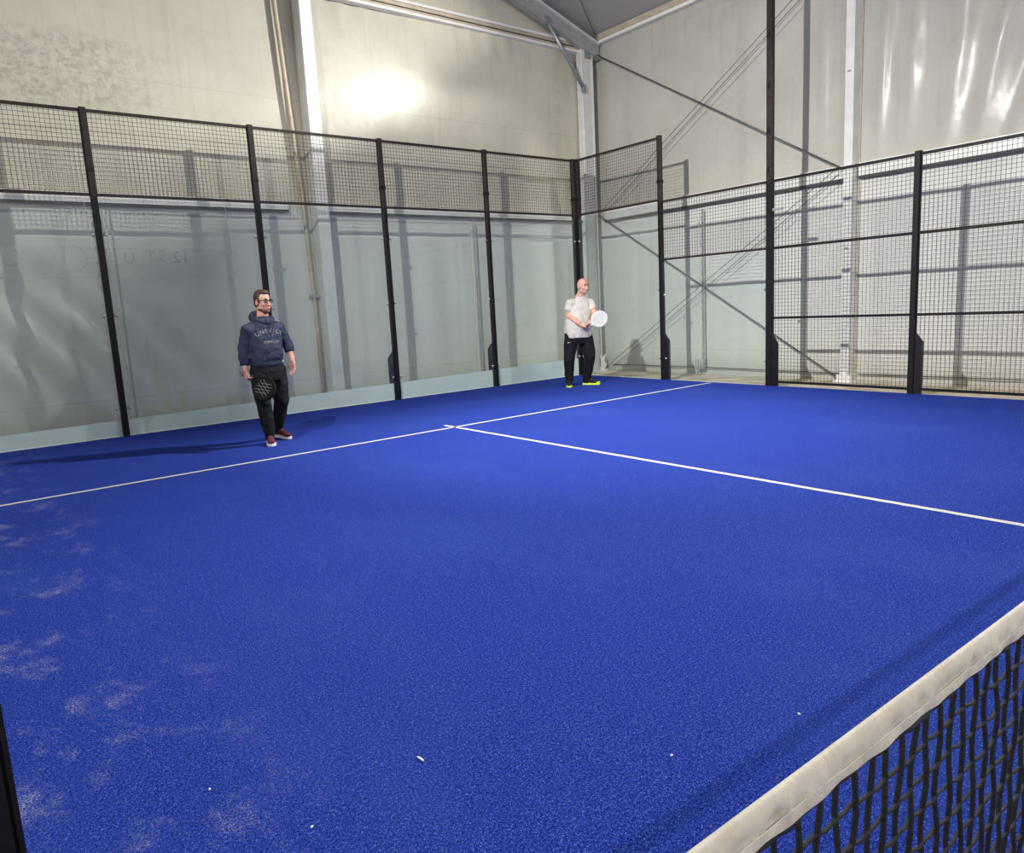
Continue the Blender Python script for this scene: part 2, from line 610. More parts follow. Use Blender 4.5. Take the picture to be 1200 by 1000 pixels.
def wall_grid(name, mat, us, zs_fn, nz, place, disp, label):
    """sheet of fabric: us = horizontal positions, zs_fn(u) = top height; displaced along its normal"""
    vs, fs = [], []
    for u in us:
        top = zs_fn(u)
        for k in range(nz + 1):
            z = -0.06 + (top + 0.06) * k / nz
            vs.append(place(u, z, disp(u, z)))
    m = nz + 1
    for i in range(len(us) - 1):
        for k in range(nz):
            fs.append((i * m + k, (i + 1) * m + k, (i + 1) * m + k + 1, i * m + k + 1))
    o = MB().add(vs, fs).build(name, mat, None, True)
    return tag(o, label, kind='structure')


def disp_back(x, z):
    d = 0.012 * vnoise(x, z, 1.0)
    # slack diagonal drapes low on the left bay
    q = 0.55 * z + (x + 3.6) + 0.10 * z * z
    env = bumpf((x + 3.5) / 0.85) * bumpf((z - 1.05) / 0.85)
    d += 0.050 * env * math.sin(q * 10.5 + 0.4)
    d += 0.013 * bumpf((x + 1.9) / 0.65) * bumpf((z - 0.9) / 0.75) * math.sin((0.6 * z + x) * 10.0)
    d += 0.016 * bumpf((x - 1.2) / 2.2) * bumpf((z - 1.4) / 1.3) * math.sin(x * 6.5 + 0.4 * z)
    d += 0.012 * bumpf((z - 1.5) / 1.2) * math.sin(x * 9 + 0.6 * z)
    # bulge shaped to shift the lamp's sheen, and puckers under the gable beam
    if 0.3 < x < 6:
        d += 0.13 * bumpf((x - 3.5) / 1.9) * bumpf((z - 5.3) / 1.1) * (1 if z > 2.6 else 0)
        d += 0.016 * bumpf((z - 6.0) / 0.28) * math.sin(x * 16 + 2.2 * z) * (0.5 + 0.5 * math.sin(x * 2.3))
    return max(min(d, 0.085 if z < 2.6 else 0.12), -0.085)


def disp_right(y, z):
    d = 0.010 * vnoise(y, z, 1.1)
    up = 1 / (1 + math.exp(-(z - 3.5) * 3))
    for c, w, a, sl in ((5.85, 0.07, 0.035, 0.02), (4.95, 0.07, 0.05, -0.05), (4.55, 0.10, 0.03, -0.06), (3.95, 0.13, 0.06, -0.12), (3.45, 0.10, 0.06, -0.22), (3.1, 0.09, -0.05, -0.25), (2.7, 0.12, 0.06, -0.2), (2.2, 0.15, 0.05, -0.2)):
        cc = c + sl * (z - 4.6)
        d += a * up * bumpf((y - cc) / w) * (0.35 + 0.65 * bumpf((z - 4.6) / 1.2))
    if y < 4.8:
        d += 0.02 * up * vnoise(y, z, 3.2)
    d += 0.008 * (1 - up) * math.sin(y * 7 + z)
    return max(min(d, 0.09), -0.05)


lin = lambda a, b, n: [a + (b - a) * i / n for i in range(n + 1)]
gable = lambda x: EAVE + (RIDGE - EAVE) * (1 - abs(x) / WX)
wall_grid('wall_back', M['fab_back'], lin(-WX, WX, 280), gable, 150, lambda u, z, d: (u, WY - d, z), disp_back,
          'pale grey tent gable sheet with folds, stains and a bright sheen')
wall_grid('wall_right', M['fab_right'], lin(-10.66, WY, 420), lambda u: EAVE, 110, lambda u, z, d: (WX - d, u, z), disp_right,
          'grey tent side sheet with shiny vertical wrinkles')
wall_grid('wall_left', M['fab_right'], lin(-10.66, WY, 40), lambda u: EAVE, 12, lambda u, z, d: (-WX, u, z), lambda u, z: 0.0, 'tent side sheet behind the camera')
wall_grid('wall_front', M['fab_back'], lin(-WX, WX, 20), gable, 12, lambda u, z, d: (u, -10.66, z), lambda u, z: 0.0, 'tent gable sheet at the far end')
mb = MB()
for sgn in (1, -1):
    n = 12
    vs, fs = [], []
    for i in range(n + 1):
        x = WX * (1 - i / n)
        z = EAVE + (RIDGE - EAVE) * i / n + 0.05 * math.sin(PI * i / n)
        vs += [(sgn * x, -10.66, z), (sgn * x, WY, z)]
    fs = [(2 * i, 2 * i + 2, 2 * i + 3, 2 * i + 1) for i in range(n)]
    mb.add(vs, fs)
tag(mb.build('ceiling', M['roof'], None, True), 'dark grey underside of the tent roof', kind='structure')

# ------------------------------------------------------------------ tent frame
TPX = 6.09
t = empty('tent_post', (TPX, 5.33, 0))
tag(t, 'white aluminium tent side post behind the mesh fence', 'post')
MB().cbox((-0.10, -0.065, -0.03), (0.10, 0.065, EAVE - 0.06)).build('column', M['alu'], t)
b_ = MB()
b_.box((0.10, -0.075, 0), (0.125, 0.075, EAVE - 0.06))
b_.build('keder_rail', M['tan'], t)
b_ = MB()
b_.box((-0.16, -0.13, -0.03), (0.12, 0.13, 0.0))
b_.box((-0.13, -0.12, 0), (-0.10, 0.10, 0.09))
b_.prism([(-0.14, -0.11, 0.0), (-0.14, 0.06, 0.0), (-0.14, 0.02, 0.13), (-0.14, -0.05, 0.15)], (0.02, 0, 0))
b_.build('foot_plate', M['plate_white'], t)
for z in (1.95, 4.4):
    MB().box((-0.106, -0.03, z - 0.012), (-0.10, 0.03, z + 0.012)).build('bolt_plate', M['galv'], t)

t = empty('tent_post', (5.83, 10.525, 0))
tag(t, 'white aluminium tent corner post behind the fence corner', 'post')
MB().cbox((-0.12, -0.075, -0.03), (0.12, 0.075, EAVE - 0.12)).build('column', M['alu'], t)
MB().box((0.122, -0.085, 0), (0.165, -0.045, EAVE - 0.1)).build('keder_rail', M['white'], t)
b_ = MB()
b_.prism([(0.06, -0.10, -0.02), (0.17, -0.12, -0.02), (0.26, -0.12, 0.10), (0.19, -0.12, 0.16), (0.23, -0.12, 0.30), (0.15, -0.12, 0.24), (0.06, -0.12, 0.30), (0.10, -0.12, 0.14)], (0, 0.02, 0))
b_.box((-0.14, -0.13, -0.03), (0.28, 0.10, -0.005))
b_.build('foot_plate', M['plate_white'], t)
b_ = MB()
b_.box((-0.04, -0.09, EAVE - 0.42), (0.125, -0.077, EAVE - 0.05))
for dx in (0.0, 0.06, 0.1):
    for dz in (0.04, 0.12, 0.3):
        b_.tube([(dx, -0.105, EAVE - 0.42 + dz), (dx, -0.08, EAVE - 0.42 + dz)], 0.013, 8)
b_.build('corner_bracket', M['galv'], t)

t = empty('tent_post', (0.155, 10.48, 0))
tag(t, 'white aluminium tent gable post behind the glass back wall', 'post')
MB().cbox((-0.095, -0.12, -0.03), (0.095, 0.13, RIDGE - 0.15)).build('column', M['alu'], t)
MB().box((-0.10, 0.12, 0), (0.10, 0.14, RIDGE - 0.2)).build('keder_rail', M['tan'], t)
MB().box((-0.15, -0.15, -0.03), (0.15, 0.14, -0.005)).build('foot_plate', M['galv'], t)

p = MB()
p.tube([(-0.235, 10.57, 8.0), (-0.215, 10.57, 5.8), (-0.07, 10.57, 3.1), (-0.03, 10.57, 1.5), (-0.025, 10.57, -0.03)], [0.035, 0.035, 0.03, 0.028, 0.028], 10)
o = empty('conduit_pipe', (0, 0, 0))
tag(o, 'thin beige pipe running up beside the white gable post', 'pipe')
p.build('pipe', M['tan'], o, True)
p = MB()
p.box((-0.10, 10.53, 1.66), (0.06, 10.60, 1.70))
p.build('pipe_clip', M['galv'], o)

# gable beam
o = empty('gable_beam', (3.1, 10.56, 6.16))
tag(o, 'white grooved aluminium beam across the gable above the fence', 'beam')
b_ = MB()
b_.box((-2.84, -0.06, 0.06), (2.9, 0.06, 0.10))
b_.box((-2.84, -0.06, -0.10), (2.9, 0.06, -0.06))
b_.build('flange', M['white'], o)
b_ = MB()
b_.box((-2.84, -0.03, -0.06), (2.9, 0.05, 0.06))
b_.build('web', M['tan'], o)
b_ = MB()
b_.box((-2.84, -0.034, -0.012), (2.9, -0.029, 0.008))
b_.build('groove_shade', M['groove_shade'], o)

# rafters (right half over the gable, left half)
for sgn, lab in ((1, 'grey aluminium roof rafter rising from the corner post'),):
    o = empty('roof_rafter', (0, 10.46, 0))
    tag(o, lab, 'beam')
    sl = (RIDGE - EAVE) / WX
    zr = lambda x: EAVE - 0.13 + (WX - x) * sl
    xs = [6.16, 0.0]
    for nm, dz0, dz1, y0, y1, mt in (('web', -0.27, -0.03, -0.03, 0.03, 'alu_dk'), ('flange', -0.30, -0.265, -0.075, 0.075, 'alu_dk'), ('flange', -0.035, 0.0, -0.075, 0.075, 'alu')):
        b_ = MB()
        b_.prism([(xs[0], y0, zr(xs[0]) + dz0), (xs[1], y0, zr(xs[1]) + dz0), (xs[1], y0, zr(xs[1]) + dz1), (xs[0], y0, zr(xs[0]) + dz1)], (0, y1 - y0, 0))
        b_.build(nm, M[mt], o)

# eave purlin along the right side
o = empty('eave_beam', (6.13, 0, 6.29))
tag(o, 'tan eave beam with white keder edge along the right roofline', 'beam')
MB().box((-0.05, -10.6, 0.02), (0.08, 10.38, 0.12)).build('purlin', M['tan'], o)
MB().box((-0.02, -10.6, -0.035), (0.08, 10.38, 0.02)).build('keder_edge', M['white'], o)

# corner brace
o = empty('corner_brace', (5.69, 10.415, 5.42))
tag(o, 'galvanised diagonal strut between rafter and corner post', 'brace')
b_ = MB()
b_.tube([(0.0, 0, 0.0), (-0.84, 0.0, 1.02)], 0.036, 10)
b_.build('tube', M['galv'], o, True)
MB().box((-0.02, -0.035, -0.10), (0.05, 0.03, 0.05)).build('end_lug', M['galv'], o)
MB().box((-0.90, -0.04, 0.96), (-0.79, 0.04, 1.09)).build('end_lug', M['galv'], o)


# wall purlins at about 3 m
def purlin(a, b, horiz, label):
    o = empty('wall_rail', ((a[0] + b[0]) / 2, (a[1] + b[1]) / 2, 3.0))
    tag(o, label, 'rail', 'aluminium rails along the tent walls')
    L = (Vector(b) - Vector(a)).length / 2
    r, g = MB(), MB()
    if horiz == 'x':
        r.box((-L, -0.035, -0.04), (L, 0.035, 0.085))
        g.box((-L, -0.037, -0.07), (L, 0.035, -0.04))
    else:
        r.box((-0.035, -L, -0.04), (0.035, L, 0.15))
        g.box((-0.037, -L, -0.075), (0.035, L, -0.04))
    r.build('profile', M['alu'], o)
    g.build('groove_shade', M['groove_shade'], o)  # dark strip painted as the shade under the rail


purlin((-6.1, 10.60, 0), (-0.30, 10.60, 0), 'x', 'white tent rail behind the glass wall, left of the gable post')
purlin((0.28, 10.60, 0), (5.98, 10.60, 0), 'x', 'white tent rail behind the glass wall, right of the gable post')
purlin((6.165, 5.42, 0), (6.165, 10.38, 0), 'y', 'white tent rail behind the side fence, between corner and side post')
purlin((6.165, 0.2, 0), (6.165, 5.24, 0), 'y', 'white tent rail behind the side fence, right of the side post')


# bracing cables on the right wall
def cable(pts, r, label, name='bracing_cable', group=None):
    o = MB().tube(pts, r, 8).build(name, M['cable'], None, True)
    tag(o, label, 'cable', group)


CX = 6.0
cable([(CX + .02, 10.36, 6.03), (CX, 5.43, 3.10)], 0.011, 'steel bracing cable from tent corner top down to side post')
cable([(CX, 10.40, 3.05), (CX - .02, 5.45, 0.06)], 0.011, 'steel bracing cable from mid corner post down to side post foot')
for k, dy in ((0, 0), (1, 0.16)):
    cable([(CX - .01, 10.33 - dy, 3.12), (CX - .01, 5.43, 6.12 - dy * .7)], 0.0055, ('outer' if k == 0 else 'inner') + ' of two thin cables rising from mid corner post', group='paired upper cables')
    cable([(CX - .02, 10.30 - dy, 0.06), (CX - .02, 5.46, 3.12 - dy * .7)], 0.0055, ('outer' if k == 0 else 'inner') + ' of two thin cables rising from corner post foot', group='paired lower cables')
cable([(6.0, 10.36, 6.38), (5.35, 9.98, 6.62), (4.6, 9.55, 6.90)], 0.008, 'thin dark cable under the grey roof above the corner')
cable([(6.16, 10.3, 0.09), (6.15, 8.1, 0.10), (6.16, 5.5, 0.085)], 0.009, 'dark cord along the foot of the side tent sheet', 'ground_rope')
cable([(6.16, 5.2, 0.085), (6.15, 3.1, 0.095), (6.16, 0.2, 0.085)], 0.009, 'dark cord along the tent foot beyond the side post', 'ground_rope')


# laced seams
def lacing(base, ax, z0, z1, label):
    o = empty('laced_seam', base)
    tag(o, label, 'seam lacing', 'laced tent seams')
    ax = Vector(ax)
    nrm = Vector((-ax.y, ax.x, 0))
    if nrm.dot(Vector((-4, -1, 0)) - Vector(base)) < 0:
        nrm = -nrm
    pts = []
    n = int((z1 - z0) / 0.16)
    for i in range(n):
        z = z0 + (z1 - z0) * i / n
        pts += [ax * 0.012 + nrm * 0.012 + Vector((0, 0, z)), ax * -0.012 + nrm * 0.022 + Vector((0, 0, z + 0.07))]
    MB().tube(pts, 0.009, 6).build('lacing_cord', M['rope'], o, True)
    e = MB()
    e.prism([ax * 0.05 + Vector((0, 0, z0)), ax * 0.075 + Vector((0, 0, z0)), ax * 0.075 + Vector((0, 0, z1)), ax * 0.05 + Vector((0, 0, z1))], nrm * 0.02)
    e.build('flap_edge', M['alu_dk'], o)


lacing((-2.77, 10.57, 0), (1, 0, 0), 0.12, 2.86, 'white cord lacing on the tent seam beside the left fence post')
lacing((2.98, 10.57, 0), (1, 0, 0), 0.12, 2.86, 'white cord lacing on the tent seam near the corner bay')
lacing((6.12, 8.05, 0), (0, -1, 0), 0.12, 2.86, 'white cord lacing on the side tent sheet')
o = empty('hem_bracket', (6.10, 8.08, 0))
tag(o, 'small grey ratchet bracket at the foot of the side lacing', 'bracket')
MB().box((-0.02, -0.10, 0.08), (0.04, 0.10, 0.24)).build('plate', M['alu_dk'], o)
b_ = MB()
for dy in (-0.08, -0.03, 0.03, 0.08):
    b_.tube([(-0.03, dy, 0.07), (-0.035, dy, 0.25)], 0.009, 6)
b_.build('strap', M['alu'], o, True)
MB().tube([(-0.03, 0, 0.1), (-0.06, 0, -0.03)], 0.012, 8).build('peg', M['galv'], o, True)

# ------------------------------------------------------------------ court fence
PW = 0.036


def fence_post(x, y, h, label, gusset=None, name='fence_post', studs=True):
    o = empty(name, (x, y, 0))
    tag(o, label, 'post', 'black steel posts of the court fence')
    MB().cbox((-PW, -PW, -0.02), (PW, PW, H3 if h > H3 + .1 else h)).build('column', M['black'], o)
    if h > H3 + .1:
        MB().cbox((-PW, -PW, H3), (PW, PW, h)).build('upper_column', M['brown'], o)
        MB().box((-PW - .004, -PW - .004, H3 + 0.28), (PW + .004, PW + .004, H3 + 0.33)).build('sleeve_collar', M['black'], o)
    if gusset:
        gx, gy = gusset
        v = Vector((gx, gy, 0)).normalized()
        w = Vector((-v.y, v.x, 0))
        a = v * PW
        b = v * (PW + 0.085)
        pts = [a + Vector((0, 0, -0.02)), b + Vector((0, 0, -0.02)), b + Vector((0, 0, 0.66)), a + Vector((0, 0, 0.78))]
        g = MB()
        g.prism([q - w * 0.03 for q in pts], w * 0.06)
        g.build('base_gusset', M['black'], o)
    p = MB()
    p.box((-PW - .02, -PW - .02, -0.03), (PW + .02, PW + .02, -0.005))
    p.build('base_plate', M['black'], o)
    return o


names = ['leftmost fence post of the glass back wall', 'fence post of the back wall rising behind the man in the hoodie',
         'fence post of the back wall right of the gable post', 'fence post of the back wall nearest the corner']
for x, nm in zip(BX[1:5], names):
    fence_post(x, 10.0, H4 + 0.015, 'black steel ' + nm, (-0.75, 0.66) if x > 0 else (0.1, 1))
for (dx, dy), nm in zip(((-0.038, 0.018), (0.036, -0.030)), ('back wall side', 'side wall side')):
    fence_post(5.0 + dx, 10.0 + dy, H4 + 0.015, 'black steel corner fence post on the ' + nm + ' of the pair')
fence_post(5.0, SY[1], H4 + 0.02, 'dark steel side fence post at the step down in height', (0.2, -1))
fence_post(5.0, SY[3], H3 + 0.02, 'black steel side fence post between the mesh bays', (0.2, -1))
o = fence_post(-4.79, 1.06, 2.95, 'black steel gate post at the left picture edge', None)
MB().prism([(PW + .0, -PW - .002, 0.0), (PW + .008, -PW - .002, 0), (PW + .008, -PW - .002, 2.9), (PW + .0, -PW - .002, 2.9)], (0, 0.02, 0)).build('door_stop', M['black'], o)

# tall light mast in the side fence
o = empty('light_mast', (5.0, SY[2], 0))
tag(o, 'tall dark floodlight mast standing in the side fence', 'mast')
MB().cbox((-0.045, -0.045, -0.02), (0.045, 0.045, H3)).build('lower_column', M['black'], o)
MB().cbox((-0.042, -0.042, H3), (0.042, 0.042, 6.05)).build('upper_column', M['brown'], o)
g = MB()
g.prism([(-0.03, -0.045, -0.02), (-0.03, -0.13, -0.02), (-0.03, -0.13, 0.62), (-0.03, -0.045, 0.76)], (0.06, 0, 0))
g.build('base_gusset', M['black'], o)
MB().box((-0.07, -0.07, -0.03), (0.07, 0.07, -0.005)).build('base_plate', M['black'], o)
MB().box((-0.015, -0.20, 2.52), (0.02, -0.045, 2.555)).build('catch_arm', M['galv'], o)
for z in (3.06, 3.6, 4.2, 4.85):
    MB().box((-0.052, -0.02, z), (-0.042, 0.02, z + 0.07)).build('bolt_plate', M['black'], o)
MB().box((-0.75, -0.9, 6.02), (0.05, 0.05, 6.08)).build('cross_arm', M['brown'], o)
MB().box((-0.95, -1.2, 5.78), (-0.55, -0.7, 5.95)).build('lamp_head', M['lamp_body'], o)


# glass panes
def glass(a, b, z0, z1, label, group='glass panes of the court walls'):
    a, b = Vector((*a, 0)), Vector((*b, 0))
    mid = (a + b) / 2
    t = (b - a).normalized()
    w = Vector((-t.y, t.x, 0))
    L = (b - a).length / 2 - PW - 0.006
    o = empty('glass_panel', mid)
    tag(o, label, 'glass panel', group)
    g = MB()
    pts = [t * -L + Vector((0, 0, z0)), t * L + Vector((0, 0, z0)), t * L + Vector((0, 0, z1)), t * -L + Vector((0, 0, z1))]
    g.prism([q - w * 0.005 for q in pts], w * 0.010)
    g.build('pane', M['glass'], o)
    nrm = w if w.dot(Vector((0, 0, 0)) - mid) > 0 else -w
    zs = [0.36, (z0 + z1) / 2 + 0.05, z1 - 0.42] if z1 > 2.5 else [0.36, z1 - 0.55]
    for s in (-1, 1):
        for z in zs:
            c = MB()
            q = t * s * (L - 0.028) + Vector((0, 0, z))
            c.tube([q + nrm * 0.006, q + nrm * 0.012, q + nrm * 0.030], [0.021, 0.018, 0.015], 10)
            c.build('clamp_stud', M['stud'], o, True)


bay = ['cut by the left picture edge', 'left of the man in the hoodie', 'in front of the white gable post', 'second from the court corner', 'nearest the court corner']
for i in range(5):
    glass((BX[i], 10), (BX[i + 1], 10), 0.015, H3 - 0.035, 'tall clear back wall glass panel ' + bay[i])
glass((5, SY[0]), (5, SY[1]), 0.015, H3 - 0.035, 'tall clear side wall glass panel beside the corner')
glass((5, SY[1]), (5, SY[2]), 0.015, 1.97, 'low clear side wall glass panel left of the light mast')

# pale boards behind the foot of the back glass
for i in range(5):
    x0, x1 = BX[i], BX[i + 1]
    h0, h1 = 0.186 + (x0 + 4.28) * 0.0145, 0.186 + (x1 + 4.28) * 0.0145
    m_ = (x0 + x1) / 2
    g = MB()
    g.prism([(x0 - m_ + PW + .005, 0, -0.0), (x1 - m_ - PW - .005, 0, -0.0), (x1 - m_ - PW - .005, 0, h1), (x0 - m_ + PW + .005, 0, h0)], (0, 0.018, 0))
    o = g.build('kick_board', M['aqua'])
    o.location = (m_, 10.014, 0)
    tag(o, 'pale aqua board at foot of the glass bay ' + bay[i].replace('in front of', 'before'), 'board', 'pale boards along the foot of the glass')


# mesh panels
def mesh_panel(a, b, z0, z1, rails, label, frame_mat='brown', fr=0.017, inset=PW):
    a, b = Vector((*a, 0)), Vector((*b, 0))
    mid = (a + b) / 2
    t = (b - a).normalized()
    w = Vector((-t.y, t.x, 0))
    L = (b - a).length / 2 - inset - 0.003
    o = empty('mesh_panel', mid)
    tag(o, label, 'mesh panel', 'wire mesh panels of the court fence')
    R = Matrix((t, w, Vector((0, 0, 1)))).transposed().to_4x4()
    f = MB()
    f.box((-L, -fr, z0), (L, fr, z0 + 2 * fr), R)
    f.box((-L, -fr, z1 - 2 * fr), (L, fr, z1), R)
    f.box((-L, -fr * .6, z0 + 2 * fr), (-L + 0.4 * fr, fr * .6, z1 - 2 * fr), R)
    f.box((L - 0.4 * fr, -fr * .6, z0 + 2 * fr), (L, fr * .6, z1 - 2 * fr), R)
    f.build('frame', M[frame_mat], o)
    for z in rails:
        MB().box((-L, -fr, z - fr), (L, fr, z + fr), R).build('cross_rail', M[frame_mat], o)
    wm = MB()
    r = 0.0021
    n = round(2 * L / 0.0508)
    for i in range(1, n):
        x = -L + 2 * L * i / n
        wm.add([R @ Vector((x + dx, dy, z)) for z in (z0 + .01, z1 - .01) for dx, dy in ((-r, -r), (r, -r), (r, r), (-r, r))], [(k, (k + 1) % 4, 4 + (k + 1) % 4, 4 + k) for k in range(4)])
    n = round((z1 - z0) / 0.0508)
    for i in range(1, n):
        z = z0 + (z1 - z0) * i / n
        wm.add([R @ Vector((x, dy - 2 * r, z + dz)) for x in (-L, L) for dy, dz in ((-r, -r), (r, -r), (r, r), (-r, r))], [(k, (k + 1) % 4, 4 + (k + 1) % 4, 4 + k) for k in range(4)])
    wm.build('wire_mesh', M['wire'], o)


mb_ = ['cut by the left picture edge', 'above the man in the hoodie', 'in front of the white gable post', 'second from the court corner', 'nearest the court corner']
for i in range(5):
    mesh_panel((BX[i], 10), (BX[i + 1], 10), H3, H4, [], 'dark wire mesh panel above the back glass, ' + mb_[i])
mesh_panel((5, SY[0]), (5, SY[1]), H3, H4, [], 'raised wire mesh panel above the side glass at the corner')
mesh_panel((5, SY[1]), (5, SY[2]), 1.985, H3, [], 'wire mesh panel above the low side glass, left of the mast')
mesh_panel((5, SY[2]), (5, SY[3]), 0.045, H3, [2.0, 1.0], 'full height wire mesh panel right of the light mast', 'black')
mesh_panel((5, SY[3]), (5, SY[4]), 0.045, H3, [2.0, 1.0], 'full height wire mesh panel cut by the right picture edge', 'black')

# ------------------------------------------------------------------ banner mirrored in the left glass, built as a sheet behind it
o = empty('banner_reflection', (-2.8, 10.42, 2.2))
tag(o, 'faint white banner with grey drawings mirrored in the leftmost glass, built as a sheet', 'reflection')
me = MB()
nx = 40
vs = []
for i in range(nx + 1):
    x = -2.0 + 3.6 * i / nx
    yv = 0.012 * math.sin(i * 0.7)
    sl = -0.029 * (x + 1.2)
    vs += [(x, yv, -0.19 + sl * .4), (x, yv, 0.205 + sl)]
me.add(vs, [(2 * i, 2 * i + 2, 2 * i + 3, 2 * i + 1) for i in range(nx)])
me.build('sheet', M['reflection'], o)
ink = MB()
Y = -0.02


def ring(cx, cz, rx, rz, w, a0=0, a1=2 * PI, n=40):
    for k in range(n):
        q0, q1 = a0 + (a1 - a0) * k / n, a0 + (a1 - a0) * (k + 1) / n
        ink.add([(cx + rx * math.cos(q0), Y, cz + rz * math.sin(q0)), (cx + (rx + w) * math.cos(q0), Y, cz + (rz + w) * math.sin(q0)),
                 (cx + (rx + w) * math.cos(q1), Y, cz + (rz + w) * math.sin(q1)), (cx + rx * math.cos(q1), Y, cz + rz * math.sin(q1))], [(0, 1, 2, 3)])


def stroke(pts, w):
    for (x0, z0), (x1, z1) in zip(pts, pts[1:]):
        d = Vector((x1 - x0, 0, z1 - z0)).normalized()
        nn = Vector((-d.z, 0, d.x)) * w / 2
        a, b = Vector((x0, Y, z0)), Vector((x1, Y, z1))
        ink.add([a - nn, b - nn, b + nn, a + nn], [(0, 1, 2, 3)])


ring(-0.44, 0.045, 0.17, 0.155, 0.010)
stroke([(-0.29, 0.05), (0.05, 0.07)], 0.010)
stroke([(-0.29, -0.02), (0.05, 0.01)], 0.010)
ring(-1.06, 0.06, 0.09, 0.09, 0.014, -2.2, 1.2, 20)
ring(-1.00, 0.04, 0.05, 0.05, 0.012, -2.6, 0.8, 14)
stroke([(-2.0, 0.225), (1.6, 0.13)], 0.008)
ink.build('line_drawing', M['ink'], o)
for xx, zz in ((-1.95, 0.21), (-0.2, 0.17), (1.55, 0.12)):  # cords added to hang the reflection sheet
    MB().tube([(xx, 0.0, zz), (xx + 0.01, 0.12, 0.77)], 0.0025, 6).build('added_cord', M['rope'], o, True)
for txt, x, z, s in (('P', -1.28, 0.11, 0.14), ('H', -1.25, -0.03, 0.10), ('U', 0.22, 0.04, 0.20), ('S', 0.62, 0.06, 0.20), ('T', 0.48, 0.06, 0.20), ('12', 0.86, 0.05, 0.22)):
    tm = text_mesh(txt, s, 0.001)
    mx_ = Matrix.Translation((x, Y, z)) @ Matrix(((-1, 0, 0, 0), (0, 0, 1, 0), (0, 1, 0, 0), (0, 0, 0, 1)))
    tm.transform(mx_)
    link('lettering', tm, M['ink'], o)

# ------------------------------------------------------------------ the net
o = empty('court_net', (0, 0, 0))
tag(o, 'black tennis style net with a white canvas top tape', 'net')
nt_top = lambda x: 0.885 + 0.030 * (x / 5.0) ** 2
# tape: folded canvas with a rounded top
vs, fs = [], []
n = 2400
low = [random.gauss(0, 1) for _ in range(n + 8)]
puck = [sum(low[i:i + 5]) / 5 for i in range(n + 1)]
prof = [(-0.0075, -0.040), (-0.0085, -0.031), (-0.0072, -0.024), (-0.0085, -0.017), (-0.0065, -0.006), (-0.003, -0.0005), (0.0, 0.0005), (0.003, -0.0005), (0.0065, -0.006), (0.0085, -0.020), (0.0075, -0.040)]
for i in range(n + 1):
    x = -4.9 + 9.8 * i / n
    w = 0.0016 * math.sin(x * 43) + 0.0012 * math.sin(x * 97 + 1)
    for (py, pz) in prof:
        k = max(0.0, -pz / 0.04)
        mid = bumpf((pz + 0.024) / 0.006) * (1 if py < 0 else 0)
        vs.append((x, py + w * k * .6 + 0.0060 * mid * puck[i], nt_top(x) + pz + 0.0008 * k * math.sin(x * 31 + 2)))
m_ = len(prof)
fs = [(i * m_ + k, (i + 1) * m_ + k, (i + 1) * m_ + k + 1, i * m_ + k + 1) for i in range(n) for k in range(m_ - 1)]
MB().add(vs, fs).build('top_tape', M['tape'], o, True)
st = MB()
st.tube([(-4.9 + 9.8 * i / 200, -0.0085, nt_top(-4.9 + 9.8 * i / 200) - 0.025 + 0.0008 * math.sin(i * 1.7)) for i in range(201)], 0.0008, 5)
st.build('tape_seam', M['tape'], o)
cords = MB()
sp = 0.037
nc = int(9.7 / sp)
rows = 18
for i in range(nc + 1):
    x = -4.85 + i * sp
    top = nt_top(x) - 0.034
    pts = []
    for k in range(rows * 2 + 1):
        f = k / (rows * 2)
        z = top + (0.03 - top) * f
        pts.append((x + 0.0015 * math.sin(k * 1.3 + i) + 0.006 * math.sin(f * 9 + i * 0.35), 0.002 * math.sin(i * 2.1 + k), z))
    cords.tube(pts, 0.0035, 5)
for k in range(rows + 1):
    pts = []
    for i in range(nc * 2 + 1):
        x = -4.85 + i * sp / 2
        top = nt_top(x) - 0.043
        z = top + (0.03 - top) * k / rows
        pts.append((x, 0.0015 * math.sin(i * 1.3 + k), z - (0.0035 if i % 2 else 0.0) + 0.003 * math.sin(i * 0.33 + k)))
    cords.tube(pts, 0.0026 if k else 0.006, 5)
cords.build('net_mesh', M['net'], o, True)
for sx in (-1, 1):
    p_ = empty('net_post', (4.93 * sx, 0, 0))
    tag(p_, 'black steel net post at the ' + ('camera' if sx < 0 else 'far') + ' end of the net', 'post')
    MB().cbox((-0.03, -0.03, -0.005), (0.03, 0.03, 0.93)).build('column', M['black'], p_)
    MB().box((-0.06, -0.06, -0.005), (0.06, 0.06, 0.008)).build('base_plate', M['black'], p_)

# ------------------------------------------------------------------ litter on the turf
def scrap(x, y, L, w, rz, label):
    g = MB()
    g.tube([(-L / 2, 0, 0), (-L / 4, 0, 0.001), (L / 4, 0, 0.001), (L / 2, 0, 0)], [w * .7, w, w, w * .7], 8)
    q = g.build('paper_scrap', M['scrap'], None, True)
    q.location = (x, y, w + 0.001)
    q.rotation_euler = (0, 0, rz)
    tag(q, label, 'scrap', 'white scraps on the turf')


scrap(-3.743, 1.502, 0.032, 0.0032, -1.47, 'small white stick lying on the turf in the foreground')
scrap(-4.124, 1.439, 0.008, 0.003, 0.4, 'tiny white crumb on the turf nearest the bottom edge')
scrap(-4.289, 1.802, 0.007, 0.003, 0.9, 'tiny white crumb on the turf left of the white stick')
scrap(-3.166, 0.994, 0.009, 0.003, 0.2, 'tiny white crumb on the turf near the net tape')
fl = [(-2.35, 0.95), (-2.05, 1.25)]
scrap(-2.69, 0.86, 0.009, 0.003, 1.4, 'tiny white crumb on the turf beside the right end of the tape')


# ------------------------------------------------------------------ people
def frame3(fwd, up=(0, 0, 1)):
    """columns: side (left hand side positive is +X of the local frame), forward, up"""
    f = Vector(fwd).normalized()
    u = Vector(up)
    s = f.cross(u).normalized()      # person's right
    u2 = s.cross(f).normalized()
    return Matrix((s, f, u2)).transposed()


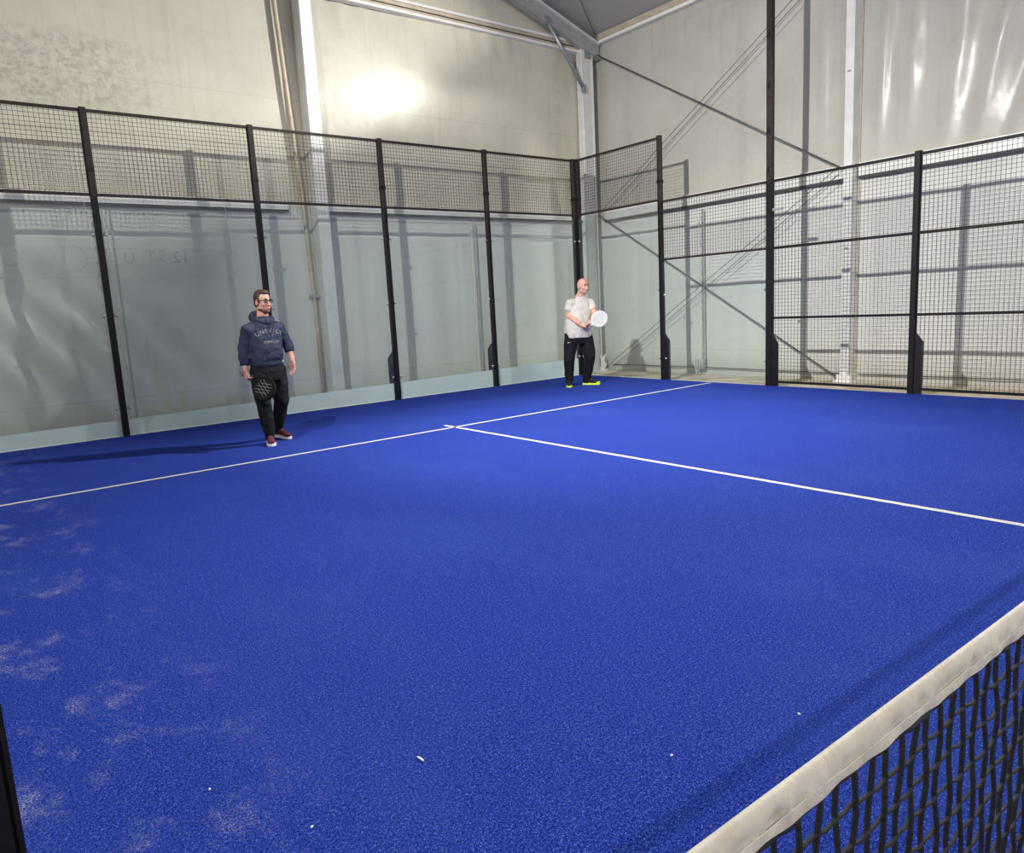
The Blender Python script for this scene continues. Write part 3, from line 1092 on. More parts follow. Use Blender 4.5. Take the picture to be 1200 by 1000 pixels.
def head_parts(mb, c, R, k=1.0, neck_to=None, neck_r=0.056, fat=1.0):
    def e(p, r, q=None):
        mb.ell(Vector(c) + R @ (Vector(p) * k), tuple(v * k for v in r), R if q is None else R @ q, 20, 14)
    e((0, -0.012, 0.032), (0.076 * fat, 0.096, 0.094))
    e((0, 0.026, -0.028), (0.064 * fat, 0.066, 0.094))
    e((0, 0.034, -0.085), (0.046 * fat, 0.050, 0.040))
    e((0, 0.072, -0.105), (0.022, 0.020, 0.018))
    for s in (-1, 1):
        e((s * 0.040, 0.055, -0.030), (0.026, 0.030, 0.026))
        e((s * 0.078 * fat, -0.008, -0.012), (0.010, 0.024, 0.034))
        e((s * 0.026, 0.083, 0.022), (0.028, 0.012, 0.010))
        e((s * 0.013, 0.098, -0.040), (0.010, 0.012, 0.009))
        e((s * 0.048, -0.0, -0.070), (0.022, 0.045, 0.030))
    mb.tube([Vector(c) + R @ (Vector(p) * k) for p in ((0, 0.084, 0.012), (0, 0.101, -0.018), (0, 0.112, -0.038))], [0.009 * k, 0.011 * k, 0.013 * k], 10, round_caps=True)
    e((0, 0.088, -0.066), (0.024, 0.013, 0.008))
    e((0, 0.086, -0.080), (0.021, 0.012, 0.008))
    if neck_to is not None:
        a = Vector(c) + R @ (Vector((0, -0.022, -0.05)) * k)
        b = Vector(neck_to)
        mb.tube([a, (a + b) / 2, b, b + (b - a) * 0.25], [neck_r, neck_r, neck_r * 1.12, neck_r * 1.5], 18)


def hand_parts(mb, wrist, d, nrm, curl=(0.5, 0.5, 0.4), side=1, k=1.0, thumb_in=0.5):
    """palm plus five separate fingers; d = direction of the palm, nrm = palm-facing normal"""
    w = Vector(wrist)
    d = Vector(d).normalized()
    nrm = Vector(nrm)
    nrm = (nrm - d * nrm.dot(d)).normalized()
    s = d.cross(nrm).normalized() * side            # towards the thumb
    R = Matrix((s, nrm, d)).transposed()
    mb.ell(w + d * 0.048 * k, (0.040 * k, 0.016 * k, 0.054 * k), R, 16, 10)
    mb.ell(w + d * 0.066 * k, (0.041 * k, 0.014 * k, 0.034 * k), R, 16, 10)
    mb.tube([w - d * 0.03, w + d * 0.02 * k], [0.027 * k, 0.028 * k], 12)
    lens = [(0.042, 0.026, 0.020), (0.047, 0.030, 0.022), (0.043, 0.028, 0.021), (0.034, 0.021, 0.018)]
    for i, (off, ls) in enumerate(zip((0.030, 0.010, -0.011, -0.031), lens)):
        p = w + d * (0.084 - 0.004 * abs(i - 1)) * k + s * off * k
        pts = [p - d * 0.03 * k, p]
        ang = 0.0
        for L, c in zip(ls, curl):
            ang += c
            v = d * math.cos(ang) + nrm * math.sin(ang) + s * (0.05 * (1.5 - i) * math.cos(ang))
            p = p + v.normalized() * L * k
            pts.append(p)
        r = (0.0095 if i < 3 else 0.008) * k
        mb.tube(pts, [r, r, r * 0.95, r * 0.9, r * 0.78], 10, round_caps=True)
    # thumb leaves the side of the palm near its base
    p = w + d * 0.022 * k + s * 0.026 * k
    v1 = (d * 0.62 + s * 0.62 + nrm * 0.35).normalized()
    v2 = (d * (0.85) + s * (0.45 - thumb_in) + nrm * (0.35 + 0.5 * thumb_in)).normalized()
    pts = [p, p + v1 * 0.038 * k, p + v1 * 0.038 * k + v2 * 0.030 * k, p + v1 * 0.038 * k + v2 * 0.055 * k]
    mb.tube(pts, [0.015 * k, 0.0125 * k, 0.011 * k, 0.009 * k], 10, round_caps=True)


def limb(mb, pts, radii, seg=16):
    mb.tube(pts, radii, seg, round_caps=True)


def shoe(parent, heel, toe, mat_up, mat_sole, mat_lace, label=None, toe_mat=None, tongue=None, tip=0.0):
    """one trainer: upper, sole, laces (and coloured toe or tongue) under an empty-less part"""
    h, t_ = Vector(heel), Vector(toe)
    d = (t_ - h).normalized()
    L = (t_ - h).length
    s = d.cross(Vector((0, 0, 1))).normalized()
    u = s.cross(d)
    R = Matrix((s, d, u)).transposed()
    up = MB()
    P = lambda x, y, z: h + s * x * 1.08 + d * (y * L) + u * z * 1.28
    up.ell(P(0, 0.18, 0.055), (0.038, 0.055, 0.045), R)
    up.ell(P(0, 0.50, 0.048), (0.041, 0.080, 0.036), R)
    up.ell(P(0, 0.78, 0.036), (0.045, 0.065, 0.026), R)
    up.tube([P(0, 0.22, 0.05), P(0, 0.22, 0.10)], [0.040, 0.037], 16)
    upper = remesh(up, 'shoe', mat_up, parent, 0.006, 5)
    sk = MB()
    sk.tube([P(0, 0.24, 0.03), P(0, 0.22, 0.085), P(0, 0.20, 0.135)], [0.042, 0.043, 0.041], 16)
    sk.build('sock', M['shoe_black'], upper, True)
    so = MB()
    prof = [(0.0, 0.030), (0.08, 0.037), (0.25, 0.037), (0.5, 0.040), (0.72, 0.047), (0.88, 0.040), (0.97, 0.022), (1.0, 0.004)]
    ring_ = [(w, y) for y, w in prof] + [(-w, y) for y, w in reversed(prof)]
    so.prism([P(x, y, 0.001) for x, y in ring_], u * 0.026)
    so.build('sole', mat_sole, upper)
    la = MB()
    for k in range(4):
        y = 0.40 + 0.09 * k
        z = 0.088 - 0.012 * k
        la.tube([P(-0.024, y, z - 0.012), P(0, y + 0.02, z), P(0.024, y, z - 0.012)], 0.0045, 6)
    la.build('laces', mat_lace, upper, True)
    if toe_mat:
        tm = MB()
        tm.ell(P(0, 0.86, 0.030), (0.043, 0.045, 0.024), R)
        tm.build('toe_cap', toe_mat, upper, True)
    if tongue:
        tg = MB()
        tg.ell(P(0, 0.36, 0.092), (0.022, 0.030, 0.030), R)
        tg.build('tongue', tongue, upper, True)
    return upper


def eyes(c, R, k, parent):
    for s in (-1, 1):
        q = Vector(c) + R @ (Vector((s * 0.031, 0.0815, 0.004)) * k)
        e = MB().ell(q, (0.012 * k, 0.008 * k, 0.0075 * k), R, 12, 8).build('eye', M['sclera'], parent, True)
        MB().ell(q + R @ Vector((0, 0.0055, 0)), (0.0062 * k, 0.004 * k, 0.0068 * k), R, 10, 8).build('iris', M['eye'], e, True)
        MB().tube([Vector(c) + R @ (Vector(p) * k) for p in ((s * 0.012, 0.094, 0.027), (s * 0.032, 0.0935, 0.031), (s * 0.052, 0.082, 0.026))], [0.0045, 0.006, 0.004], 6).build('eyebrow', M['hair'] if k else None, parent, True)


def surface_print(me, target, origin, R, off=0.004):
    """wrap flat lettering on to a garment: vertices shot along -forward on to the target"""
    from mathutils.bvhtree import BVHTree
    bm = bmesh.new()
    bm.from_mesh(target)
    tree = BVHTree.FromBMesh(bm)
    fwd = R @ Vector((0, 1, 0))
    for v in me.vertices:
        base = Vector(origin) + R @ Vector((-v.co.x, 0, v.co.y))   # seen from the front, reading left to right
        hit = tree.ray_cast(base + fwd * 0.5, -fwd, 1.0)
        v.co = (hit[0] + fwd * off) if hit[0] is not None else base + fwd * 0.1
    bm.free()


def padel_racket(name, face_mat, edge_mat, hole_mat, mark_mat, label):
    """local frame: Y along the axis towards the tip, X across, Z normal to the face; origin at the hand"""
    o = empty(name, (0, 0, 0))
    tag(o, label, 'racket')
    cy = 0.215
    out = []
    n = 48
    for k in range(n):
        a = -PI / 2 + 2 * PI * (k + 0.5) / n
        x, y = 0.130 * math.cos(a), 0.140 * math.sin(a)
        if y < -0.07:
            x *= 1 - 0.55 * ((-y - 0.07) / 0.07) ** 1.2
            y *= 1.08
        out.append((x, cy + y))
    holes = []
    for r_i in range(-4, 5):
        for c_i in range(-4, 5):
            x = (c_i + (0.5 if r_i % 2 else 0)) * 0.023
            y = r_i * 0.021
            if (x / 0.092) ** 2 + ((y - 0.01) / 0.098) ** 2 < 1:
                holes.append([(x + 0.0062 * math.cos(q * PI / 4), cy + y + 0.0062 * math.sin(q * PI / 4)) for q in range(8)])
    throat = [(0.0, cy - 0.150), (0.020, cy - 0.120), (0.0, cy - 0.108), (-0.020, cy - 0.120)]
    head = curve_shape([[(x * 0.965, cy + (y - cy) * 0.965) for x, y in out]] + holes, 0.016, 0.002)
    link('head', head, face_mat, o)
    hb = MB()
    for s in (1,):
        for hole in holes:
            hx = sum(q[0] for q in hole) / 8
            hy = sum(q[1] for q in hole) / 8
            hb.tube([(hx, hy, -0.010), (hx, hy, 0.010)], 0.0068, 8)
    hb.build('hole_lining', hole_mat, o)
    e = MB()
    n2 = len(out)
    vs = []
    for x, y in out:
        dx, dy = x, y - cy
        f0, f1 = 0.955, 1.0
        vs += [(dx * f0, cy + dy * f0, 0.0195), (dx * f1, cy + dy * f1, 0.013), (dx * f1, cy + dy * f1, -0.013), (dx * f0, cy + dy * f0, -0.0195)]
    fs = []
    for k in range(n2):
        a, b = 4 * k, 4 * ((k + 1) % n2)
        fs += [(a + i, b + i, b + i + 1, a + i + 1) for i in range(3)] + [(a + 3, b + 3, b, a)]
    e.add(vs, fs).build('frame', edge_mat, o, True)
    th = MB()
    for s in (-1, 1):
        th.tube([(s * 0.040, cy - 0.128, 0), (s * 0.026, cy - 0.150, 0), (s * 0.010, cy - 0.178, 0)], [0.012, 0.011, 0.013], 8)
    th.build('throat', edge_mat, o, True)
    g = MB()
    g.tube([(0, 0.045, 0), (0, 0.0, 0), (0, -0.06, 0), (0, -0.085, 0)], [0.0145, 0.0155, 0.0155, 0.017], 12)
    g.build('grip', M['grip'], o, True)
    MB().tube([(0, -0.085, 0), (0, -0.093, 0)], [0.019, 0.018], 12).build('butt_cap', edge_mat, o, True)
    mk = MB()
    if mark_mat:
        for k in (-2.1, -0.7, 0.7, 2.1):
            for s in (-1, 1):
                for q in (-1, 1):
                    h2 = 0.092 - 0.007 * k * k
                    mk.prism([(k * 0.026 - 0.4 * h2 * q - .0018, cy - h2, 0.0185 * s), (k * 0.026 + 0.4 * h2 * q - .0018, cy + h2, 0.0185 * s), (k * 0.026 + 0.4 * h2 * q + .0018, cy + h2, 0.0185 * s), (k * 0.026 - 0.4 * h2 * q + .0018, cy - h2, 0.0185 * s)], (0, 0, 0.0012 * s))
        mk.build('face_print', mark_mat, o)
    w = MB()
    w.tube([(0, -0.09, 0), (0.012, -0.12, 0.004), (0.004, -0.155, 0.0), (-0.012, -0.12, -0.004), (0, -0.09, 0)], 0.003, 6)
    w.build('wrist_cord', M['grip'], o, True)
    return o


def place_racket(o, pos, axis, normal, parent_m):
    a = Vector(axis).normalized()
    nn = Vector(normal)
    nn = (nn - a * nn.dot(a)).normalized()
    x = a.cross(nn)
    m4 = Matrix((x, a, nn)).transposed().to_4x4()
    m4.translation = Vector(pos)
    o.matrix_world = parent_m @ m4


# ---- man in the hoodie -----------------------------------------------------
A_BASE, A_ROT = (-1.93, 7.80, 0.0), math.radians(-19.07)
A = empty('person', A_BASE, A_ROT)
tag(A, 'man with glasses in navy hoodie and black joggers walking with a black racket', 'person')
AM = Matrix.Translation(A_BASE) @ Matrix.Rotation(A_ROT, 4, 'Z')
fA = Vector((0.50, -0.87, 0)).normalized()
RA = frame3(fA)
sA = RA @ Vector((1, 0, 0))            # his right
hcA = Vector((0.098, -0.03, 1.562))
RhA = frame3((0.60, -0.80, -0.02))
shR, elR, wrR = Vector((-0.085, -0.095, 1.275)), Vector((-0.155, -0.06, 1.07)), Vector((-0.158, -0.115, 0.835))
shL, elL, wrL = Vector((0.232, 0.09, 1.270)), Vector((0.318, 0.13, 1.080)), Vector((0.350, 0.075, 0.90))
hpR, knR, anR = Vector((-0.015, -0.035, 0.82)), Vector((-0.005, -0.135, 0.46)), Vector((0.024, -0.075, 0.10))
hpL, knL, anL = Vector((0.160, 0.06, 0.82)), Vector((0.190, 0.09, 0.46)), Vector((0.118, 0.245, 0.12))
body = MB()
head_parts(body, hcA, RhA, 0.98, (0.078, 0.0, 1.40), 0.058)
body.loft([((0.075, 0.0, 0.80), 0.13, 0.10), ((0.075, 0.0, 0.95), 0.145, 0.105), ((0.075, 0.0, 1.15), 0.16, 0.11), ((0.075, 0.0, 1.30), 0.15, 0.09), ((0.077, 0.0, 1.38), 0.09, 0.065)], sA, fA)
limb(body, [shR, elR, wrR], [0.048, 0.040, 0.027])
limb(body, [shL, elL, wrL], [0.048, 0.040, 0.027])
for a_, k_, n_ in ((hpR, knR, anR), (hpL, knL, anL)):
    limb(body, [a_, (a_ + k_) / 2, k_, (k_ * .6 + n_ * .4), n_], [0.075, 0.068, 0.050, 0.050, 0.034])
limb(body, [anR, (0.03, -0.10, 0.045), (0.03, -0.15, 0.035)], [0.028, 0.024, 0.020])
limb(body, [anL, (0.15, 0.20, 0.055), (0.17, 0.17, 0.045)], [0.028, 0.024, 0.020])
hd = Vector((0.08, -0.10, -1.0))
hand_parts(body, wrR, hd, (0.75, 0.55, 0.0), (1.0, 1.1, 0.7), side=-1, thumb_in=0.9)
hand_parts(body, wrL, (0.05, -0.12, -1.0), (-0.75, -0.5, 0), (0.30, 0.35, 0.25), side=1, thumb_in=0.25)
remesh(body, 'body', M['skin_a'], A, 0.0052, 3)
hair = MB()
hair.ell(hcA + RhA @ Vector((0, -0.026, 0.042)), (0.0795, 0.093, 0.094), RhA, 24, 16)
hair.ell(hcA + RhA @ Vector((0, 0.035, 0.098)), (0.052, 0.045, 0.032), RhA, 20, 12)
hair.ell(hcA + RhA @ Vector((0, -0.060, -0.010)), (0.066, 0.050, 0.068), RhA, 20, 12)
for s in (-1, 1):
    hair.ell(hcA + RhA @ Vector((s * 0.071, 0.018, 0.015)), (0.008, 0.012, 0.030), RhA, 12, 8)
remesh(hair, 'hair', M['hair'], A, 0.005, 2, 0.006, 0.02)
be = MB()
be.ell(hcA + RhA @ Vector((0, 0.034, -0.092)), (0.0462, 0.0500, 0.0365), RhA, 20, 12)
be.ell(hcA + RhA @ Vector((0, 0.073, -0.104)), (0.0245, 0.0215, 0.019), RhA, 16, 10)
for s in (-1, 1):
    be.ell(hcA + RhA @ Vector((s * 0.0485, 0.006, -0.078)), (0.0222, 0.036, 0.018), RhA, 16, 10)
remesh(be, 'beard', M['beard'], A, 0.005, 2)
MB().ell(hcA + RhA @ Vector((0, 0.0905, -0.071)), (0.021, 0.0125, 0.0065), RhA, 14, 8).build('lips', M['lips'], A, True)
eyes(hcA, RhA, 0.98, A)
gl = MB()
for s in (-1, 1):
    ringp = []
    for k in range(17):
        a_ = 2 * PI * k / 16
        ringp.append(hcA + RhA @ Vector((s * 0.034 + 0.025 * math.copysign(abs(math.cos(a_)) ** .7, math.cos(a_)), 0.1005 - 0.006 * abs(math.cos(a_)), 0.004 + 0.0155 * math.copysign(abs(math.sin(a_)) ** .7, math.sin(a_)))))
    gl.tube(ringp, 0.0042, 6)
    gl.tube([hcA + RhA @ Vector((s * x, y, z)) for x, y, z in ((0.058, 0.094, 0.012), (0.075, 0.075, 0.012), (0.083, 0.0, 0.010), (0.081, -0.015, 0.0))], 0.0038, 6)
gl.tube([hcA + RhA @ Vector((x, 0.104, 0.010)) for x in (-0.010, 0.010)], 0.0026, 6)
gl.build('glasses', M['spec_frame'], A, True)

h = MB()
TA = lambda z, dx=0, dy=0: Vector((0.072 + dx, dy, z))
h.loft([(TA(0.872), 0.172, 0.135), (TA(0.90), 0.182, 0.145), (TA(0.96), 0.190, 0.155), (TA(1.06), 0.190, 0.152), (TA(1.17), 0.192, 0.142), (TA(1.26), 0.188, 0.128), (TA(1.325), 0.150, 0.108), (TA(1.375), 0.105, 0.085), (TA(1.405), 0.075, 0.07)], sA, fA, 32)
limb(h, [shR + Vector((0.03, 0.02, 0.0)), shR, (shR + elR) / 2, elR], [0.075, 0.078, 0.068, 0.062])
h.tube([elR, elR * .5 + wrR * .5, elR * 0.30 + wrR * .70], [0.062, 0.058, 0.048], 16)
limb(h, [shL + Vector((-0.03, -0.02, 0.0)), shL, (shL + elL) / 2, elL], [0.075, 0.078, 0.066, 0.058])
h.tube([elL, elL * .80 + wrL * .2, elL * .62 + wrL * .38], [0.058, 0.058, 0.050], 16)
# hood lying round the neck
hp = []
for k in range(25):
    a_ = 2 * PI * k / 24
    q = TA(1.375) + sA * (0.104 * math.sin(a_)) + fA * (0.100 * math.cos(a_))
    q.z += -0.045 * max(0, math.cos(a_)) + 0.030 * max(0, -math.cos(a_)) + 0.010
    hp.append(q)
h.tube(hp, [0.030] * 25, 10, caps=False)
h.ell(TA(1.40) - fA * 0.10, (0.11, 0.05, 0.07), RA)
hood_o = remesh(h, 'hoodie', M['hoodie'], A, 0.0075, 5, 0.022, 0.075)
cf = MB()
for e0, w0, f_, r_ in ((elR, wrR, 0.70, 0.050), (elL, wrL, 0.38, 0.052)):
    q = e0 * (1 - f_) + w0 * f_
    v_ = (w0 - e0).normalized()
    c_ = MB().tube([q - v_ * 0.03, q - v_ * 0.012, q + v_ * 0.012, q + v_ * 0.016], [r_ * .98, r_ * 1.04, r_ * 1.02, r_ * .9], 18)
    c_.build('cuff', M['hoodie_dk'], hood_o, True)
MB().loft([(TA(0.858), 0.170, 0.134), (TA(0.866), 0.178, 0.142), (TA(0.895), 0.184, 0.148), (TA(0.905), 0.180, 0.144)], sA, fA, 32).build('waistband', M['hoodie_dk'], hood_o, True)
# kangaroo pocket
pk = curve_shape([[(-0.11, -0.055), (0.11, -0.055), (0.12, 0.0), (0.075, 0.07), (-0.075, 0.07), (-0.12, 0.0)]], 0.004, 0.0)
bm_ = bmesh.new(); bm_.from_mesh(pk); bmesh.ops.subdivide_edges(bm_, edges=bm_.edges, cuts=5, use_grid_fill=True); bmesh.ops.triangulate(bm_, faces=bm_.faces); bmesh.ops.subdivide_edges(bm_, edges=bm_.edges, cuts=2); bm_.to_mesh(pk); bm_.free()
surface_print(pk, hood_o.data, TA(0.985), RA, 0.006)
link('pocket', pk, M['hoodie'], hood_o, True)


def print_text(txt, size, x, z, arch, parent, target, origin, R, mat):
    n = len(txt)
    for i, ch in enumerate(txt):
        if ch == ' ':
            continue
        tm = text_mesh(ch, size, 0.0)
        u = (i - (n - 1) / 2) * size * 0.74
        bm_ = bmesh.new(); bm_.from_mesh(tm); bmesh.ops.triangulate(bm_, faces=bm_.faces); bmesh.ops.subdivide_edges(bm_, edges=bm_.edges, cuts=1); bm_.to_mesh(tm); bm_.free()
        th = -u * arch
        for v in tm.vertices:
            cx, cy = v.co.x * math.cos(th) - v.co.y * math.sin(th), v.co.x * math.sin(th) + v.co.y * math.cos(th)
            v.co = (x - 0 + u + cx, z + cy - arch * u * u * 0.5, 0)
        surface_print(tm, target, origin, R, 0.004)
        yield tm


def join_meshes(ms, name, mat, parent):
    bm_ = bmesh.new()
    for m0 in ms:
        bm_.from_mesh(m0)
    me = bpy.data.meshes.new(name)
    bm_.to_mesh(me)
    bm_.free()
    return link(name, me, mat, parent)


ms = list(print_text('UNEVICT', 0.062, 0.0, 0.0, 3.2, hood_o, hood_o.data, TA(1.245), RA, None))
ms += list(print_text('1 1', 0.032, 0.0, 0.0, 0, hood_o, hood_o.data, TA(1.195), RA, None))
ms += list(print_text('ROMALAB', 0.036, 0.0, 0.0, 0, hood_o, hood_o.data, TA(1.125), RA, None))
join_meshes(ms, 'chest_print', M['print_a'], hood_o)
tagm = curve_shape([[(-0.012, -0.012), (0.012, -0.012), (0.012, 0.012), (-0.012, 0.012)]], 0.001)
surface_print(tagm, hood_o.data, TA(0.905) - sA * 0.135, RA, 0.008)
link('hem_tag', tagm, M['scrap'], hood_o)
ds = MB()
for s in (-1, 1):
    q0 = TA(1.375) + fA * 0.115 + sA * 0.025 * s
    ds.tube([q0, q0 + fA * 0.030 + Vector((0, 0, -0.05)), q0 + fA * 0.036 + sA * 0.004 * s + Vector((0, 0, -0.14))], 0.004, 6)
ds.build('drawstring', M['hoodie_dk'], hood_o, True)

pn = MB()
pn.loft([((0.075, 0.0, 0.70), 0.16, 0.115), ((0.075, 0.0, 0.80), 0.185, 0.135), ((0.072, 0.0, 0.91), 0.165, 0.128)], sA, fA, 28)
limb(pn, [hpR, (hpR * .5 + knR * .5), knR, (knR * .5 + anR * .5)], [0.108, 0.102, 0.082, 0.074])
pn.tube([(knR * .5 + anR * .5), anR * .85 + knR * .15, anR + Vector((0, 0, -.035))], [0.074, 0.064, 0.052], 16)
limb(pn, [hpL, (hpL * .5 + knL * .5), knL, (knL * .5 + anL * .5)], [0.112, 0.104, 0.083, 0.074])
pn.tube([(knL * .5 + anL * .5), anL * .85 + knL * .15, anL + Vector((0, 0, -.025))], [0.074, 0.064, 0.052], 16)
pants = remesh(pn, 'joggers', M['pants'], A, 0.008, 5, 0.020, 0.07)
shoe(A, (0.020, 0.00, 0.0), (0.034, -0.285, 0.0), M['maroon'], M['sole_w'], M['lace_r'])
shoe(A, (0.068, 0.300, 0.030), (0.245, 0.085, 0.002), M['maroon'], M['sole_w'], M['lace_r'])
rk = padel_racket('padel_racket', M['rk_black'], M['rk_black'], M['rk_black'], M['rk_mark'], 'black racket hanging from the hand of the man in the hoodie')
ax_ = Vector((0.60, -0.55, -0.47)).normalized()
hand_c = wrR + Vector((0.022, 0.0, -0.092))
place_racket(rk, hand_c + Vector((0.014, 0.010, -0.004)), ax_, (-0.45, -0.62, 0.35), AM)

# ---- man in the grey shirt ---------------------------------------------------
B_BASE, B_ROT = (3.63, 8.68, 0.0), math.radians(-42.83)
B = empty('person', B_BASE, B_ROT)
tag(B, 'bald man in light grey t-shirt and black trousers holding a white racket', 'person')
BM_ = Matrix.Translation(B_BASE) @ Matrix.Rotation(B_ROT, 4, 'Z')
fB = Vector((0.52, -0.855, 0)).normalized()
RB = frame3(fB)
sB = RB @ Vector((1, 0, 0))
hcB = Vector((0.160, -0.06, 1.630))
RhB = frame3((0.64, -0.77, -0.05))
shR, elR, wrR = Vector((-0.060, -0.09, 1.365)), Vector((-0.100, -0.085, 1.170)), Vector((0.100, -0.285, 1.022))
shL, elL, wrL = Vector((0.262, 0.06, 1.360)), Vector((0.335, -0.03, 1.170)), Vector((0.290, -0.225, 1.085))
hpR, knR, anR = Vector((-0.055, -0.03, 0.84)), Vector((-0.110, -0.085, 0.48)), Vector((-0.128, 0.0, 0.10))
hpL, knL, anL = Vector((0.165, 0.05, 0.84)), Vector((0.230, -0.005, 0.48)), Vector((0.168, 0.115, 0.10))
body = MB()
head_parts(body, hcB, RhB, 1.0, (0.112, 0.0, 1.475), 0.064, 1.04)
body.loft([((0.05, 0.0, 0.80), 0.15, 0.12), ((0.05, 0.0, 0.95), 0.17, 0.13), ((0.07, 0.0, 1.15), 0.17, 0.12), ((0.09, 0.0, 1.35), 0.15, 0.09), ((0.105, 0.0, 1.45), 0.09, 0.065)], sB, fB)
limb(body, [shR, (shR + elR) / 2, elR, elR * .6 + wrR * .4, wrR], [0.062, 0.058, 0.051, 0.049, 0.033])
limb(body, [shL, (shL + elL) / 2, elL, elL * .6 + wrL * .4, wrL], [0.062, 0.058, 0.051, 0.049, 0.033])
for a_, k_, n_ in ((hpR, knR, anR), (hpL, knL, anL)):
    limb(body, [a_, (a_ + k_) / 2, k_, (k_ * .6 + n_ * .4), n_], [0.08, 0.072, 0.052, 0.052, 0.036])
limb(body, [anR, (-0.128, -0.03, 0.045), (-0.127, -0.08, 0.035)], [0.028, 0.024, 0.020])
limb(body, [anL, (0.20, 0.106, 0.045), (0.25, 0.092, 0.035)], [0.028, 0.024, 0.020])
axB = Vector((0.87, -0.10, 0.485)).normalized()
grip_pos = Vector((0.170, -0.330, 0.985))
hand_parts(body, wrR, grip_pos + Vector((0.02, -0.01, 0.015)) - wrR, (0.1, 0.75, -0.65), (0.9, 1.1, 0.8), side=1, k=0.95, thumb_in=0.8)
hand_parts(body, wrL, Vector((-0.55, -0.45, -0.10)), (-0.2, 0.1, -0.9), (0.75, 0.9, 0.6), side=1, k=0.95, thumb_in=0.5)
remesh(body, 'body', M['skin_b'], B, 0.0056, 3)
sv = MB()
sv.ell(hcB + RhB @ Vector((0, -0.030, 0.026)), (0.0790, 0.0815, 0.088), RhB, 24, 16)
sv.ell(hcB + RhB @ Vector((0, -0.060, -0.010)), (0.066, 0.050, 0.066), RhB, 20, 12)
remesh(sv, 'cropped_hair', M['shaved'], B, 0.005, 2)
be = MB()
be.ell(hcB + RhB @ Vector((0, 0.038, -0.090)), (0.049, 0.050, 0.038), RhB, 20, 12)
be.ell(hcB + RhB @ Vector((0, 0.074, -0.105)), (0.026, 0.0215, 0.019), RhB, 16, 10)
be.ell(hcB + RhB @ Vector((0, 0.093, -0.057)), (0.024, 0.009, 0.006), RhB, 14, 8)
remesh(be, 'goatee', M['grey_beard'], B, 0.005, 2)
MB().ell(hcB + RhB @ Vector((0, 0.0925, -0.071)), (0.021, 0.0125, 0.0065), RhB, 14, 8).build('lips', M['lips'], B, True)
eyes(hcB, RhB, 1.0, B)

h = MB()
TB = lambda z, dx=0.0, dy=0.0: Vector((0.055 + 0.06 * max(0, (z - 1.0)) / 0.45 + dx, dy, z))
h.loft([(TB(0.80), 0.212, 0.168), (TB(0.86), 0.222, 0.178), (TB(0.95), 0.228, 0.188), (TB(1.05), 0.224, 0.185), (TB(1.17), 0.212, 0.165), (TB(1.28), 0.202, 0.142), (TB(1.365), 0.172, 0.118), (TB(1.425), 0.120, 0.092), (TB(1.465), 0.082, 0.080)], sB, fB, 32)
limb(h, [shR + Vector((0.03, 0.02, 0.0)), shR, shR * .7 + elR * .3], [0.082, 0.086, 0.080])
h.tube([shR * .8 + elR * .2, shR * .42 + elR * .58], [0.082, 0.080], 18)
limb(h, [shL + Vector((-0.03, -0.02, 0.0)), shL, shL * .7 + elL * .3], [0.078, 0.082, 0.076])
h.tube([shL * .8 + elL * .2, shL * .36 + elL * .64], [0.078, 0.074], 18)
tee = remesh(h, 't_shirt', M['tee'], B, 0.0085, 5, 0.020, 0.085)
cl = []
for k in range(25):
    a_ = 2 * PI * k / 24
    q = TB(1.462) + sB * (0.083 * math.sin(a_)) + fB * (0.082 * math.cos(a_))
    q.z += -0.028 * max(0, math.cos(a_)) + 0.012 * max(0, -math.cos(a_))
    cl.append(q)
MB().tube(cl, 0.010, 8, caps=False).build('collar', M['tee'], tee, True)
pn = MB()
pn.loft([((0.05, 0.0, 0.70), 0.18, 0.135), ((0.05, 0.0, 0.80), 0.210, 0.158), ((0.05, 0.0, 0.92), 0.205, 0.160)], sB, fB, 28)
limb(pn, [hpR, (hpR * .5 + knR * .5), knR, (knR * .5 + anR * .5)], [0.122, 0.112, 0.092, 0.082])
pn.tube([(knR * .5 + anR * .5), anR * .85 + knR * .15, anR + Vector((0, 0, -.035))], [0.082, 0.074, 0.062], 16)
limb(pn, [hpL, (hpL * .5 + knL * .5), knL, (knL * .5 + anL * .5)], [0.122, 0.115, 0.096, 0.084])
pn.tube([(knL * .5 + anL * .5), anL * .85 + knL * .15, anL + Vector((0, 0, -.035))], [0.084, 0.076, 0.064], 16)
pants = remesh(pn, 'trousers', M['pants'], B, 0.0085, 5, 0.020, 0.075)
lg = curve_shape([[(-0.032, -0.006), (-0.01, -0.010), (0.034, 0.010), (0.0, 0.002), (-0.030, 0.004)]], 0.001)
surface_print(lg, pants.data, Vector((-0.085, -0.08, 0.735)), frame3((-0.15, -1, 0)), 0.006)
link('hip_mark', lg, M['scrap'], pants)
shoe(B, (-0.131, 0.09, 0.0), (-0.124, -0.215, 0.0), M['shoe_black'], M['neon'], M['lace_y'], tongue=M['lace_y'])
shoe(B, (0.100, 0.135, 0.0), (0.385, 0.055, 0.0), M['shoe_black'], M['neon'], M['lace_y'], toe_mat=M['neon'])
wb = MB()
q = wrR
v_ = (wrR - elR).normalized()
MB().tube([q - v_ * 0.030, q - v_ * 0.005], [0.0345, 0.0335], 16).build('wristband', M['watch'], B, True)
q = wrL
v_ = (wrL - elL).normalized()
MB().tube([q - v_ * 0.045, q - v_ * 0.015], [0.036, 0.0345], 16).build('wristband', M['watch'], B, True)
rk = padel_racket('padel_racket', M['rk_white'], M['rk_white'], M['hole'], None, 'white round racket held by the bald man in the grey shirt')
place_racket(rk, grip_pos + Vector((0.036, 0.012, 0.008)), axB, (0.10, -0.97, 0.18), BM_)

